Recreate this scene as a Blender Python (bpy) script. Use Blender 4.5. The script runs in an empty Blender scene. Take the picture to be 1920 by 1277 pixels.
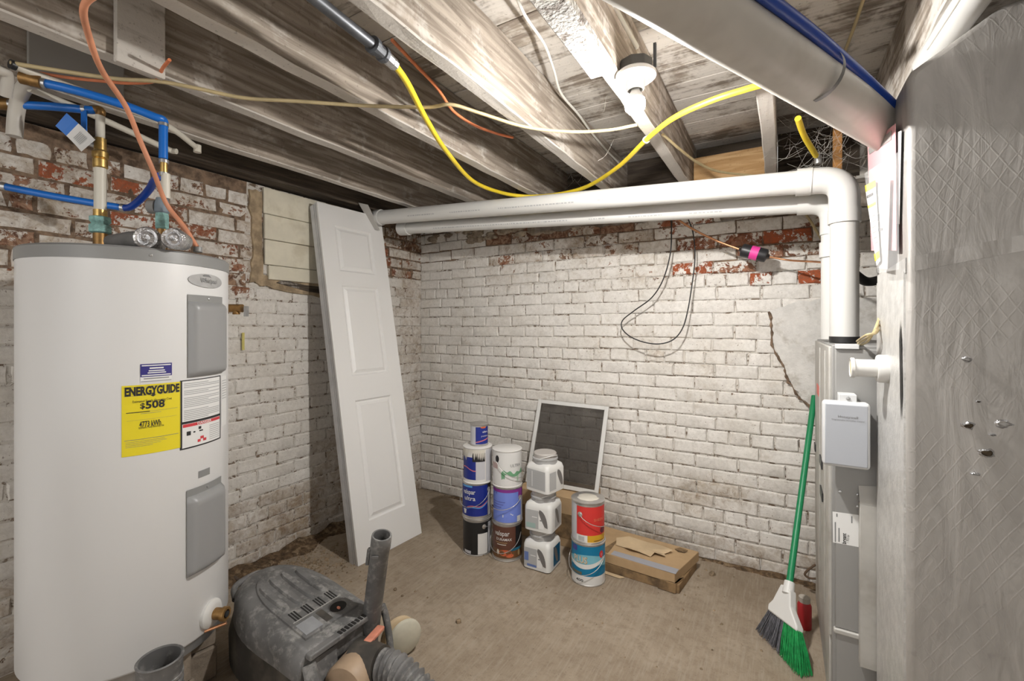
import bpy, math, random
from mathutils import Vector, Matrix, noise

random.seed(7)
SC = bpy.context.scene
COL = SC.collection
PI = math.pi

# ------------------------------------------------------------------ camera
FPX, CX, HY = 845.0, 960.0, 610.0            # focal length, principal column and horizon row of the 1920 x 1277 frame
CAM = Vector((2.415, -2.657, 1.27))
YAW = math.radians(30.9)
cam_data = bpy.data.cameras.new('camera')
cam = bpy.data.objects.new('camera', cam_data)
COL.objects.link(cam)
cam.location = CAM
cam.rotation_euler = (PI / 2, 0, YAW)
cam_data.sensor_width = 36.0
cam_data.lens = 36.0 * FPX / 1920.0
cam_data.shift_y = -(638.5 - HY) / 1920.0
cam_data.clip_start = 0.02
SC.camera = cam

# ------------------------------------------------------------------ light
world = bpy.data.worlds.new('world')
SC.world = world
world.use_nodes = True
world.node_tree.nodes['Background'].inputs[0].default_value = (1.0, 0.985, 0.96, 1)
world.node_tree.nodes['Background'].inputs[1].default_value = 0.9
BULB = 1400.0                                   # emission of the lit bulb under the joist
FILL_BULB = 300.0                                  # emission of the added fill lamp, unseen behind the camera
SC.cycles.max_bounces = 5
SC.cycles.diffuse_bounces = 3
SC.cycles.use_light_tree = False
SC.cycles.glossy_bounces = 2
SC.cycles.use_adaptive_sampling = True
SC.cycles.adaptive_threshold = 0.05
SC.view_settings.view_transform = 'Standard'
SC.view_settings.look = 'None'
SC.view_settings.gamma = 1.0
SC.view_settings.use_curve_mapping = False
SC.view_settings.exposure = 0.95

# ------------------------------------------------------------------ measuring helpers
FW = Vector((-math.sin(YAW), math.cos(YAW), 0))
RT = Vector((math.cos(YAW), math.sin(YAW), 0))
UP = Vector((0, 0, 1))
def ray(px, py): return FW + RT * ((px - CX) / FPX) + UP * ((HY - py) / FPX)
def P(px, py, t): return CAM + ray(px, py) * t
def OX(px, py, x): d = ray(px, py); return CAM + d * ((x - CAM.x) / d.x)
def OY(px, py, y): d = ray(px, py); return CAM + d * ((y - CAM.y) / d.y)
def OZ(px, py, z): d = ray(px, py); return CAM + d * ((z - CAM.z) / d.z)

# ------------------------------------------------------------------ mesh builder
def frame_of(d):
    d = d.normalized()
    a = Vector((0, 0, 1)) if abs(d.z) < 0.9 else Vector((1, 0, 0))
    u = d.cross(a).normalized()
    return u, d.cross(u).normalized()

def cr(pts, n=8, closed=False):
    pts = [Vector(p) for p in pts]
    out = []
    m = len(pts)
    rng = range(m) if closed else range(m - 1)
    for i in rng:
        if closed:
            p0, p1, p2, p3 = pts[i - 1], pts[i], pts[(i + 1) % m], pts[(i + 2) % m]
        else:
            p1, p2 = pts[i], pts[i + 1]
            p0 = pts[i - 1] if i else p1 * 2 - p2
            p3 = pts[i + 2] if i + 2 < m else p2 * 2 - p1
        for k in range(n):
            t = k / n
            out.append(0.5 * ((2 * p1) + (p2 - p0) * t + (2 * p0 - 5 * p1 + 4 * p2 - p3) * t * t + (3 * p1 - p0 - 3 * p2 + p3) * t ** 3))
    if not closed:
        out.append(pts[-1])
    return out

class MB:
    def __init__(s): s.v = []; s.f = []
    def add(s, vs, fs):
        o = len(s.v)
        s.v += [Vector(v) for v in vs]
        s.f += [tuple(i + o for i in f) for f in fs]
        return s
    def box(s, x0, x1, y0, y1, z0, z1):
        return s.add([(x0,y0,z0),(x1,y0,z0),(x1,y1,z0),(x0,y1,z0),(x0,y0,z1),(x1,y0,z1),(x1,y1,z1),(x0,y1,z1)],
                     [(0,3,2,1),(4,5,6,7),(0,1,5,4),(1,2,6,5),(2,3,7,6),(3,0,4,7)])
    def obox(s, c, u, v, w):
        c, u, v, w = Vector(c), Vector(u), Vector(v), Vector(w)
        return s.add([c-u-v-w, c+u-v-w, c+u+v-w, c-u+v-w, c-u-v+w, c+u-v+w, c+u+v+w, c-u+v+w],
                     [(0,3,2,1),(4,5,6,7),(0,1,5,4),(1,2,6,5),(2,3,7,6),(3,0,4,7)])
    def tube(s, path, r, n=10, caps=True):
        path = [Vector(p) for p in path]
        m = len(path)
        rs = r if isinstance(r, (list, tuple)) else [r] * m
        vs, fs = [], []
        u = None
        for i in range(m):
            d = (path[min(i + 1, m - 1)] - path[max(i - 1, 0)])
            if d.length < 1e-9: d = Vector((0, 0, 1))
            d.normalize()
            if u is None: u, _ = frame_of(d)
            u = (u - d * u.dot(d))
            if u.length < 1e-6: u, _ = frame_of(d)
            u.normalize()
            w = d.cross(u)
            for k in range(n):
                a = 2 * PI * k / n
                vs.append(path[i] + (u * math.cos(a) + w * math.sin(a)) * rs[i])
        for i in range(m - 1):
            for k in range(n):
                a, b = i * n + k, i * n + (k + 1) % n
                fs.append((a, b, b + n, a + n))
        if caps:
            fs.append(tuple(reversed(range(n))))
            fs.append(tuple((m - 1) * n + k for k in range(n)))
        return s.add(vs, fs)
    def lathe(s, prof, n=28, o=(0, 0, 0), axis=(0, 0, 1), caps=True):
        o = Vector(o); d = Vector(axis).normalized()
        u, w = frame_of(d)
        if abs(d.z) > 0.99: u, w = Vector((1, 0, 0)), Vector((0, d.z, 0))
        vs, fs = [], []
        for r, z in prof:
            for k in range(n):
                a = 2 * PI * k / n
                vs.append(o + d * z + (u * math.cos(a) + w * math.sin(a)) * r)
        for i in range(len(prof) - 1):
            for k in range(n):
                a, b = i * n + k, i * n + (k + 1) % n
                fs.append((a, b, b + n, a + n))
        if caps:
            fs.append(tuple(reversed(range(n))))
            fs.append(tuple((len(prof) - 1) * n + k for k in range(n)))
        return s.add(vs, fs)
    def prism(s, poly, d):
        poly = [Vector(p) for p in poly]; d = Vector(d); n = len(poly)
        return s.add(poly + [p + d for p in poly],
                     [tuple(range(n)), tuple(reversed(range(n, 2 * n)))] + [(i, i + n, (i + 1) % n + n, (i + 1) % n) for i in range(n)])
    def grid(s, fn, nu, nv):
        vs = [fn(i / nu, j / nv) for j in range(nv + 1) for i in range(nu + 1)]
        fs = [(j * (nu + 1) + i, j * (nu + 1) + i + 1, (j + 1) * (nu + 1) + i + 1, (j + 1) * (nu + 1) + i) for j in range(nv) for i in range(nu)]
        return s.add(vs, fs)
    def mesh(s, name, off=None, smooth=None):
        me = bpy.data.meshes.new(name)
        vs = [(v - off) for v in s.v] if off is not None else s.v
        me.from_pydata([tuple(v) for v in vs], [], s.f)
        if smooth is not None:
            me.polygons.foreach_set('use_smooth', [True] * len(me.polygons))
            me.set_sharp_from_angle(angle=math.radians(smooth))
        me.update()
        return me
    def build(s, name, mat, parent=None, smooth=None, bevel=0, seg=2, local=False, fix=True, solid=0):
        off = None
        if parent is not None and not local:
            off = parent.location.copy()
            if parent.parent is not None: off = off + parent.parent.location
        me = s.mesh(name, off, smooth)
        me.materials.append(mat)
        o = bpy.data.objects.new(name, me)
        COL.objects.link(o)
        if parent is not None: o.parent = parent
        if solid:
            m = o.modifiers.new('solid', 'SOLIDIFY'); m.thickness = solid; m.offset = 0
        if bevel:
            m = o.modifiers.new('bevel', 'BEVEL'); m.width = bevel; m.segments = seg; m.limit_method = 'ANGLE'; m.angle_limit = math.radians(35)
            if seg > 1:
                me.polygons.foreach_set('use_smooth', [True] * len(me.polygons))
                me.set_sharp_from_angle(angle=math.radians(36)) if smooth is None else None
                m.harden_normals = False
        if fix:
            pass
        return o

def thing(name, label, cat, loc=(0, 0, 0), rotz=0.0, group=None, kind=None):
    o = bpy.data.objects.new(name, None)
    COL.objects.link(o)
    o.location = loc
    o.rotation_euler = (0, 0, rotz)
    o.empty_display_size = 0.05
    return tag(o, label, cat, group, kind)

def tag(o, label=None, cat=None, group=None, kind=None):
    if label: o['label'] = label
    if cat: o['category'] = cat
    if group: o['group'] = group
    if kind: o['kind'] = kind
    return o

# ------------------------------------------------------------------ materials
class NT:
    def __init__(s, name):
        s.m = bpy.data.materials.new(name); s.m.use_nodes = True
        s.t = s.m.node_tree; s.b = s.t.nodes['Principled BSDF']
    def n(s, kind, **kw):
        nd = s.t.nodes.new(kind)
        for k, v in kw.items(): setattr(nd, k, v)
        return nd
    def l(s, a, b): s.t.links.new(a, b)
    def val(s, x, sock):
        if hasattr(x, 'is_output'): s.l(x, sock)
        else: sock.default_value = x
    def math(s, op, a, b=0.0, c=None, clamp=False):
        nd = s.n('ShaderNodeMath', operation=op, use_clamp=clamp)
        s.val(a, nd.inputs[0]); s.val(b, nd.inputs[1])
        if c is not None: s.val(c, nd.inputs[2])
        return nd.outputs[0]
    def mix(s, f, a, b):
        nd = s.n('ShaderNodeMix', data_type='RGBA')
        s.val(f, nd.inputs['Factor'])
        for x, so in ((a, nd.inputs[6]), (b, nd.inputs[7])):
            if hasattr(x, 'is_output'): s.l(x, so)
            else: so.default_value = (x[0], x[1], x[2], 1)
        return nd.outputs[2]
    def noise(s, vec, scale, detail=4, rough=0.6, dist=0.0):
        nd = s.n('ShaderNodeTexNoise'); s.l(vec, nd.inputs['Vector'])
        nd.inputs['Scale'].default_value = scale; nd.inputs['Detail'].default_value = detail
        nd.inputs['Roughness'].default_value = rough; nd.inputs['Distortion'].default_value = dist
        return nd.outputs['Fac']
    def ramp(s, x, lo, hi):
        nd = s.n('ShaderNodeMapRange', clamp=True); nd.interpolation_type = 'SMOOTHSTEP'
        s.val(x, nd.inputs[0]); s.val(lo, nd.inputs[1]); s.val(hi, nd.inputs[2])
        return nd.outputs[0]
    def pos(s): return s.n('ShaderNodeNewGeometry').outputs['Position']
    def objc(s): return s.n('ShaderNodeTexCoord').outputs['Object']
    def scale(s, vec, sc):
        nd = s.n('ShaderNodeMapping'); s.l(vec, nd.inputs['Vector']); nd.inputs['Scale'].default_value = sc
        return nd.outputs[0]
    def bump(s, h, strength=0.4, dist=0.01):
        nd = s.n('ShaderNodeBump'); s.l(h, nd.inputs['Height'])
        nd.inputs['Strength'].default_value = strength; nd.inputs['Distance'].default_value = dist
        s.l(nd.outputs[0], s.b.inputs['Normal'])
    def col(s, c): s.val(c if hasattr(c, 'is_output') else (c[0], c[1], c[2], 1), s.b.inputs['Base Color'])
    def rough(s, r): s.val(r, s.b.inputs['Roughness'])
    def metal(s, r): s.val(r, s.b.inputs['Metallic'])

def srgb(r, g, b):
    f = lambda c: ((c / 255 + 0.055) / 1.055) ** 2.4 if c > 10 else c / 255 / 12.92
    return (f(r), f(g), f(b))

def plain(name, c, rough=0.5, metal=0.0, var=0.05, scale=14, bump=0.0, dirt=None, dscale=6, damt=0.5, spec=None):
    k = NT(name)
    p = k.objc()
    if var <= 0.05 and dirt is None and not bump:
        k.col(c); k.rough(rough); k.metal(metal)
        if spec is not None: k.b.inputs['Specular IOR Level'].default_value = spec
        return k.m
    n1 = k.noise(p, scale, 3)
    base = k.mix(k.ramp(n1, 0.3, 0.7), tuple(x * (1 - var) for x in c), tuple(min(1, x * (1 + var)) for x in c))
    if dirt is not None:
        base = k.mix(k.math('MULTIPLY', k.ramp(k.noise(p, dscale, 4, 0.68), 0.48, 0.68), damt), base, dirt)
    k.col(base); k.rough(rough); k.metal(metal)
    if bump: k.bump(k.noise(p, scale * 3, 3), bump, 0.004)
    if spec is not None: k.b.inputs['Specular IOR Level'].default_value = spec
    return k.m

def mat_brick():
    k = NT('painted_brick')
    p = k.pos()
    oi = k.n('ShaderNodeObjectInfo')
    sep = k.n('ShaderNodeSeparateColor'); k.l(oi.outputs['Color'], sep.inputs[0])
    e, dirt, hue = sep.outputs[0], sep.outputs[1], sep.outputs[2]
    off = k.n('ShaderNodeVectorMath', operation='ADD'); k.l(p, off.inputs[0])
    n1 = k.noise(p, 11, 5, 0.72, 0.4)
    n2 = k.noise(p, 55, 3, 0.7)
    n3 = k.noise(p, 3.2, 2, 0.6)
    n4 = k.noise(p, 24, 4, 0.75, 0.8)
    m = k.math('ADD', k.math('MULTIPLY', n1, 0.72), k.math('MULTIPLY', n2, 0.28))
    th = k.math('SUBTRACT', 0.735, k.math('MULTIPLY', e, 0.47))
    mask = k.ramp(m, th, k.math('ADD', th, 0.035))
    white = k.mix(k.ramp(n2, 0.3, 0.75), (0.80, 0.765, 0.72), (0.66, 0.625, 0.58))
    white = k.mix(k.math('MULTIPLY', k.ramp(n3, 0.35, 0.7), 0.35), white, (0.60, 0.55, 0.48))
    dm = k.math('MULTIPLY', k.ramp(k.math('ADD', k.math('MULTIPLY', n4, 0.6), k.math('MULTIPLY', n3, 0.4)), k.math('SUBTRACT', 0.70, k.math('MULTIPLY', dirt, 0.42)), 0.74), k.math('MULTIPLY', dirt, 1.25, clamp=True))
    white = k.mix(dm, white, k.mix(k.ramp(n1, 0.35, 0.65), (0.20, 0.115, 0.05), (0.42, 0.33, 0.23)))
    red = k.mix(k.ramp(n2, 0.35, 0.7), (0.40, 0.095, 0.035), (0.25, 0.085, 0.045))
    brown = k.mix(k.ramp(n4, 0.38, 0.62), (0.36, 0.25, 0.17), (0.085, 0.05, 0.034))
    bare = k.mix(hue, brown, red)
    speck = k.ramp(k.noise(p, 95, 1, 0.6), 0.715, 0.74)
    c = k.mix(mask, white, bare)
    c = k.mix(k.math('MULTIPLY', speck, 0.6), c, (0.16, 0.11, 0.08))
    k.col(c); k.rough(0.86)
    k.b.inputs['Specular IOR Level'].default_value = 0.25
    h = k.math('SUBTRACT', k.math('ADD', k.math('MULTIPLY', n2, 0.6), k.math('MULTIPLY', n4, 0.7)), k.math('MULTIPLY', mask, 0.7))
    k.bump(h, 0.55, 0.006)
    return k.m

def mat_mortar():
    k = NT('painted_mortar')
    p = k.pos()
    n1 = k.noise(p, 26, 4, 0.75, 0.6); n2 = k.noise(p, 3, 2)
    oi = k.n('ShaderNodeObjectInfo'); sep = k.n('ShaderNodeSeparateColor'); k.l(oi.outputs['Color'], sep.inputs[0])
    c = k.mix(k.ramp(n1, 0.49, 0.60), (0.66, 0.625, 0.575), (0.17, 0.12, 0.082))
    c = k.mix(k.math('MULTIPLY', k.ramp(n2, 0.45, 0.7), 0.25), c, (0.36, 0.29, 0.22))
    k.col(c); k.rough(0.95); k.bump(n1, 0.8, 0.008)
    return k.m

def mat_floor():
    k = NT('concrete_floor')
    p = k.pos()
    n1 = k.noise(p, 2.1, 4, 0.62); n2 = k.noise(p, 22, 5, 0.72); n3 = k.noise(p, 120, 2, 0.7)
    rot = k.n('ShaderNodeMapping'); k.l(p, rot.inputs['Vector']); rot.inputs['Rotation'].default_value = (0, 0, 0.6); rot.inputs['Scale'].default_value = (60, 5, 5)
    n4 = k.noise(rot.outputs[0], 1.6, 3, 0.6)
    c = k.mix(k.ramp(n1, 0.3, 0.7), (0.265, 0.208, 0.150), (0.375, 0.307, 0.232))
    c = k.mix(k.math('MULTIPLY', k.ramp(n2, 0.42, 0.68), 0.55), c, (0.21, 0.16, 0.112))
    c = k.mix(k.math('MULTIPLY', k.ramp(n4, 0.45, 0.7), 0.35), c, (0.42, 0.365, 0.295))
    c = k.mix(k.math('MULTIPLY', k.ramp(n3, 0.64, 0.72), 0.6), c, (0.12, 0.085, 0.055))
    k.col(c); k.rough(0.88); k.b.inputs['Specular IOR Level'].default_value = 0.2
    k.bump(k.math('ADD', k.math('MULTIPLY', n2, 0.6), k.math('MULTIPLY', n4, 0.3)), 0.35, 0.006)
    return k.m

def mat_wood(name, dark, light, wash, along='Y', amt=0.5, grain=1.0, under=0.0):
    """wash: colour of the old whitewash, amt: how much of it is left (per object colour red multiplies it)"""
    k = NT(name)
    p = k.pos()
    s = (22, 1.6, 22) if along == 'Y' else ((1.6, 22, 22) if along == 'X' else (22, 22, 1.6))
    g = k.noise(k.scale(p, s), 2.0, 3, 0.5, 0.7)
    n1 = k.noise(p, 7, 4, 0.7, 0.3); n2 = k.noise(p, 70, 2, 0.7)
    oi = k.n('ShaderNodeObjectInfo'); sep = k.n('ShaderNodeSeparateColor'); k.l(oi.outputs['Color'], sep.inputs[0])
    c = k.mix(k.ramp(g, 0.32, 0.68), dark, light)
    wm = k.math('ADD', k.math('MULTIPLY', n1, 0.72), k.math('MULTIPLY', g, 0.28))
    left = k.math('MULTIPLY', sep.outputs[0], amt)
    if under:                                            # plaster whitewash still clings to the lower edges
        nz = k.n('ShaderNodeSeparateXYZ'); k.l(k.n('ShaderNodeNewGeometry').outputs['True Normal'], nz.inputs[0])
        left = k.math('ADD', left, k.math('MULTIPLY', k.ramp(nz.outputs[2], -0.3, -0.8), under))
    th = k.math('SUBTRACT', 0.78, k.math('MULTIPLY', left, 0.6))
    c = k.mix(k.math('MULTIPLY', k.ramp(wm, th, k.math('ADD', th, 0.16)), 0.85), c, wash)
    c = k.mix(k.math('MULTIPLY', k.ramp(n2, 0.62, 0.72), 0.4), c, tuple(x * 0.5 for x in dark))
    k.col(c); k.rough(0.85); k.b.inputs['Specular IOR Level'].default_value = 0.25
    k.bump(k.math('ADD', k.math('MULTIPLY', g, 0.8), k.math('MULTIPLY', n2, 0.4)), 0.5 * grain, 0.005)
    return k.m

def mat_foil():
    k = NT('foil_facing')
    p = k.pos()
    n1 = k.noise(p, 4, 3, 0.6, 0.5); n2 = k.noise(k.scale(p, (6, 6, 1.3)), 3, 4, 0.6, 1.0); n3 = k.noise(p, 30, 3)
    def wave(sc):
        w = k.n('ShaderNodeTexWave', wave_type='BANDS', bands_direction='DIAGONAL'); k.l(k.scale(p, sc), w.inputs['Vector'])
        w.inputs['Scale'].default_value = 22; w.inputs['Distortion'].default_value = 0.8; w.inputs['Detail'].default_value = 1
        return k.ramp(w.outputs['Fac'], 0.93, 1.0)
    line = k.math('MULTIPLY', k.math('MAXIMUM', wave((1, 1, 0.6)), wave((-1, -1, 0.6))), k.ramp(n1, 0.45, 0.62))
    c = k.mix(k.ramp(n2, 0.3, 0.7), (0.38, 0.36, 0.338), (0.49, 0.468, 0.442))
    c = k.mix(k.math('MULTIPLY', line, 0.11), c, (0.55, 0.525, 0.49))
    c = k.mix(k.math('MULTIPLY', k.ramp(n3, 0.6, 0.75), 0.2), c, (0.2, 0.185, 0.17))
    k.col(c); k.metal(0.35); k.rough(k.math('ADD', 0.40, k.math('MULTIPLY', n1, 0.25)))
    k.bump(k.math('ADD', k.math('MULTIPLY', line, 0.12), k.math('MULTIPLY', n2, 1.0)), 0.22, 0.012)
    return k.m

M = {}
M['brick'] = mat_brick()
M['mortar'] = mat_mortar()
M['floor'] = mat_floor()
WASH = (0.66, 0.62, 0.57)
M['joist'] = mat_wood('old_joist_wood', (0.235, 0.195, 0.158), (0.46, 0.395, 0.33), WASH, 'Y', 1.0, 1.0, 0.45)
M['plank'] = mat_wood('old_ceiling_plank', (0.20, 0.165, 0.135), (0.40, 0.345, 0.285), WASH, 'X', 1.0)
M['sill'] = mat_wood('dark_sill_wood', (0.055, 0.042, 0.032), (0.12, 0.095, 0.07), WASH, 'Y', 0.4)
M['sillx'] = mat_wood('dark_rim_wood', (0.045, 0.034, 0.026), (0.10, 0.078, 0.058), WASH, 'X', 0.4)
M['newwood'] = mat_wood('fresh_wood', (0.42, 0.25, 0.11), (0.60, 0.40, 0.21), (0.6, 0.45, 0.28), 'X', 0.3, 0.5)
M['blockwood'] = mat_wood('pale_block_wood', (0.28, 0.235, 0.185), (0.56, 0.50, 0.42), WASH, 'Y', 0.9)
M['parge'] = plain('grey_parging', (0.29, 0.25, 0.21), 0.95, var=0.3, scale=9, bump=0.8, dirt=(0.10, 0.065, 0.04), dscale=7, damt=0.8)
M['plaster'] = plain('white_plaster', (0.66, 0.635, 0.60), 0.9, var=0.08, scale=20, bump=0.8, dirt=(0.40, 0.36, 0.31), dscale=13, damt=0.6)
M['creamboard'] = plain('cream_painted_board', (0.74, 0.69, 0.56), 0.7, var=0.06, scale=8, bump=0.2, dirt=(0.42, 0.35, 0.22), dscale=5, damt=0.35)
M['dirt'] = plain('brown_dirt', (0.115, 0.072, 0.038), 0.98, var=0.5, scale=40, bump=1.0, dirt=(0.28, 0.20, 0.12), dscale=20, damt=0.8)
M['stone'] = plain('small_stone', (0.26, 0.19, 0.12), 0.95, var=0.4, scale=30, bump=0.6)
M['enamel'] = plain('white_enamel', (0.74, 0.735, 0.73), 0.32, var=0.02, scale=3)
M['greytrim'] = plain('grey_enamel', (0.26, 0.26, 0.255), 0.4, var=0.05)
M['panelgrey'] = plain('grey_cover', (0.30, 0.30, 0.30), 0.38, var=0.03)
M['paintsilver'] = plain('silver_badge', (0.52, 0.52, 0.52), 0.35, 0.4, var=0.1)
M['ink'] = plain('black_ink', (0.02, 0.02, 0.02), 0.6)
M['greyink'] = plain('grey_ink', (0.22, 0.22, 0.22), 0.6)
M['softink'] = plain('soft_grey_print', (0.42, 0.42, 0.42), 0.6)
M['yellowlabel'] = plain('yellow_label', (0.80, 0.66, 0.02), 0.5, var=0.03)
M['whitepaper'] = plain('white_paper', (0.78, 0.775, 0.76), 0.6, var=0.03)
M['redink'] = plain('red_ink', (0.62, 0.05, 0.06), 0.5)
M['navy'] = plain('navy_label', (0.035, 0.03, 0.21), 0.5)
M['brass'] = plain('brass', (0.62, 0.42, 0.15), 0.35, 0.9, var=0.25, scale=30)
M['oldbrass'] = plain('old_brass', (0.30, 0.17, 0.06), 0.45, 0.7, var=0.3, scale=30)
M['verdigris'] = plain('corroded_green_copper', (0.26, 0.47, 0.44), 0.8, var=0.3, scale=40, bump=0.8, dirt=(0.10, 0.13, 0.10), dscale=25)
M['copper'] = plain('copper', (0.55, 0.27, 0.14), 0.4, 0.8, var=0.2)
M['pexblue'] = plain('blue_pex', (0.012, 0.16, 0.60), 0.33, var=0.05)
M['darkpex'] = plain('deep_blue_pex', (0.006, 0.05, 0.33), 0.35, var=0.05)
M['pvc'] = plain('white_pvc', (0.64, 0.63, 0.605), 0.35, var=0.03, scale=6)
M['oldpvc'] = plain('dusty_pvc', (0.58, 0.545, 0.49), 0.45, var=0.06, scale=5, dirt=(0.40, 0.36, 0.31), dscale=4, damt=0.4)
M['cpvc'] = plain('cream_pipe', (0.70, 0.66, 0.57), 0.4, var=0.05)
M['romex'] = plain('beige_cable', (0.50, 0.40, 0.22), 0.5, var=0.12)
M['whitecable'] = plain('white_cable', (0.74, 0.72, 0.66), 0.5)
M['orange'] = plain('orange_cable', (0.72, 0.22, 0.09), 0.5, var=0.15)
M['gasyellow'] = plain('yellow_gas_hose', (0.83, 0.62, 0.035), 0.4, var=0.08)
M['iron'] = plain('black_iron', (0.10, 0.105, 0.115), 0.45, 0.5, var=0.2)
M['steel'] = plain('galvanised_steel', (0.48, 0.48, 0.48), 0.35, 0.8, var=0.2)
M['blackrubber'] = plain('black_rubber', (0.018, 0.017, 0.017), 0.5)
M['blackplastic'] = plain('black_plastic', (0.02, 0.02, 0.022), 0.4)
M['foil'] = mat_foil()
M['shinyfoil'] = plain('shiny_foil', (0.62, 0.62, 0.63), 0.25, 0.85, var=0.2, scale=40, bump=1.0)
M['foam'] = plain('grey_foam', (0.17, 0.165, 0.16), 0.8, var=0.15, bump=0.3)
M['furnace'] = plain('grey_furnace_steel', (0.30, 0.295, 0.285), 0.5, 0.15, var=0.05, scale=4)
M['furnacelight'] = plain('pale_furnace_edge', (0.46, 0.445, 0.415), 0.5, 0.1, var=0.08, scale=9, dirt=(0.30, 0.27, 0.23), dscale=6)
M['zone'] = plain('blue_grey_box_face', (0.40, 0.415, 0.45), 0.45, var=0.03)
M['zoneframe'] = plain('light_grey_box', (0.62, 0.625, 0.63), 0.45, var=0.03)
M['doorpaint'] = plain('white_door_paint', (0.80, 0.79, 0.775), 0.42, var=0.02, scale=5)
M['dooredge'] = plain('grey_door_edge', (0.62, 0.62, 0.63), 0.5, var=0.08, scale=12)
M['broomgreen'] = plain('green_handle', (0.005, 0.20, 0.075), 0.4)
M['bristlegreen'] = plain('green_bristle', (0.02, 0.36, 0.10), 0.6, var=0.3, scale=60)
M['bristlegrey'] = plain('grey_bristle', (0.17, 0.175, 0.20), 0.7, var=0.3, scale=60)
M['whiteplastic'] = plain('white_plastic', (0.68, 0.67, 0.645), 0.4, var=0.04)
M['cardboard'] = plain('cardboard', (0.47, 0.32, 0.175), 0.85, var=0.1, scale=8, dirt=(0.32, 0.21, 0.11), dscale=4, damt=0.5)
M['paleboard'] = plain('pale_cardboard', (0.56, 0.42, 0.26), 0.85, var=0.08, scale=8)
M['wetboard'] = plain('stained_cardboard', (0.23, 0.145, 0.07), 0.9, var=0.3, scale=10, dirt=(0.06, 0.04, 0.025), dscale=7, damt=0.7)
M['greyboard'] = plain('grey_printed_board', (0.33, 0.33, 0.36), 0.7)
M['vac'] = plain('dusty_grey_plastic', (0.135, 0.132, 0.13), 0.55, var=0.3, scale=7, dirt=(0.36, 0.35, 0.33), dscale=24, damt=0.6, bump=0.1)
M['vacdark'] = plain('dusty_black_plastic', (0.04, 0.036, 0.031), 0.6, var=0.2, scale=9, dirt=(0.15, 0.125, 0.10), dscale=5, damt=0.6)
M['vacinside'] = plain('dark_hollow', (0.012, 0.011, 0.01), 0.8)
M['vactan'] = plain('dusty_tan_plastic', (0.42, 0.30, 0.20), 0.5, var=0.15, scale=8)
M['vacorange'] = plain('dusty_orange_plastic', (0.60, 0.23, 0.15), 0.55, var=0.15, scale=20)
M['wheel'] = plain('cream_wheel', (0.56, 0.53, 0.43), 0.5, var=0.08)
M['canmetal'] = plain('can_steel', (0.52, 0.50, 0.48), 0.35, 0.7, var=0.1, scale=20)
M['canwhite'] = plain('can_white', (0.72, 0.70, 0.67), 0.4, var=0.05, scale=10)
M['lidpaint'] = plain('dusty_lid', (0.56, 0.50, 0.43), 0.5, 0.2, var=0.1, scale=20)
M['clay'] = plain('pink_plastic', (0.72, 0.05, 0.30), 0.5)
M['pinkpaper'] = plain('pink_paper', (0.70, 0.36, 0.385), 0.6, var=0.04)
M['greypaper'] = plain('grey_print', (0.30, 0.28, 0.27), 0.6)
M['blockstone'] = plain('concrete_block', (0.27, 0.22, 0.17), 0.95, var=0.2, scale=20, bump=0.7)
M['darkhole'] = plain('dark_torn_insulation', (0.07, 0.05, 0.03), 0.95, var=0.4, scale=60)
M['tape'] = plain('pale_tape_and_lit_side', (0.62, 0.61, 0.59), 0.4, 0.4, var=0.1, scale=25, bump=0.5)  # seam tape, and the duct's left side coloured as if lit
M['web'] = plain('dusty_cobweb', (0.60, 0.57, 0.52), 0.9)
M['porcelain'] = plain('white_porcelain', (0.80, 0.79, 0.77), 0.3)

def flat(name, c, rough=0.45): 
    if name not in M: M[name] = plain(name, c, rough, var=0.05, scale=20)
    return M[name]

def glassy(name, c, alpha, rough=0.1):
    k = NT(name)
    k.col(c); k.rough(rough); k.b.inputs['Alpha'].default_value = alpha
    return k.m
M['pouch'] = glassy('clear_pouch', (0.85, 0.85, 0.86), 0.16, 0.12)

def mat_screen():
    k = NT('window_screen_mesh')
    p = k.objc()
    n = k.noise(p, 7, 5, 0.7)
    k.col(k.mix(k.ramp(n, 0.4, 0.7), (0.05, 0.042, 0.035), (0.10, 0.088, 0.075)))
    k.rough(0.8); k.b.inputs['Alpha'].default_value = 0.76
    return k.m
M['screen'] = mat_screen()

def mat_emit(name, c, s):
    k = NT(name); k.b.inputs['Base Color'].default_value = (1, 1, 1, 1)
    k.b.inputs['Emission Color'].default_value = (*c, 1); k.b.inputs['Emission Strength'].default_value = s
    return k.m
M['bulb'] = mat_emit('lit_bulb', (1.0, 0.98, 0.945), BULB)
M['bulbglow'] = mat_emit('bulb_shoulder', (1.0, 0.98, 0.945), BULB * 0.16)
M['fillbulb'] = mat_emit('added_fill_bulb', (1.0, 0.98, 0.945), FILL_BULB)

# ------------------------------------------------------------------ lettering
_txt = {}
def glyphs(s, bold=0.0):
    key = (s, bold)
    if key not in _txt:
        cu = bpy.data.curves.new('lettering', 'FONT')
        cu.body = s; cu.size = 1.0; cu.align_x = 'CENTER'; cu.align_y = 'CENTER'; cu.resolution_u = 2; cu.offset = bold
        ob = bpy.data.objects.new('lettering', cu)
        COL.objects.link(ob); bpy.context.view_layer.update()
        me = bpy.data.meshes.new_from_object(ob.evaluated_get(bpy.context.evaluated_depsgraph_get()))
        _txt[key] = ([v.co.copy() for v in me.vertices], [tuple(p.vertices) for p in me.polygons])
        bpy.data.objects.remove(ob); bpy.data.curves.remove(cu); bpy.data.meshes.remove(me)
    return _txt[key]

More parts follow.
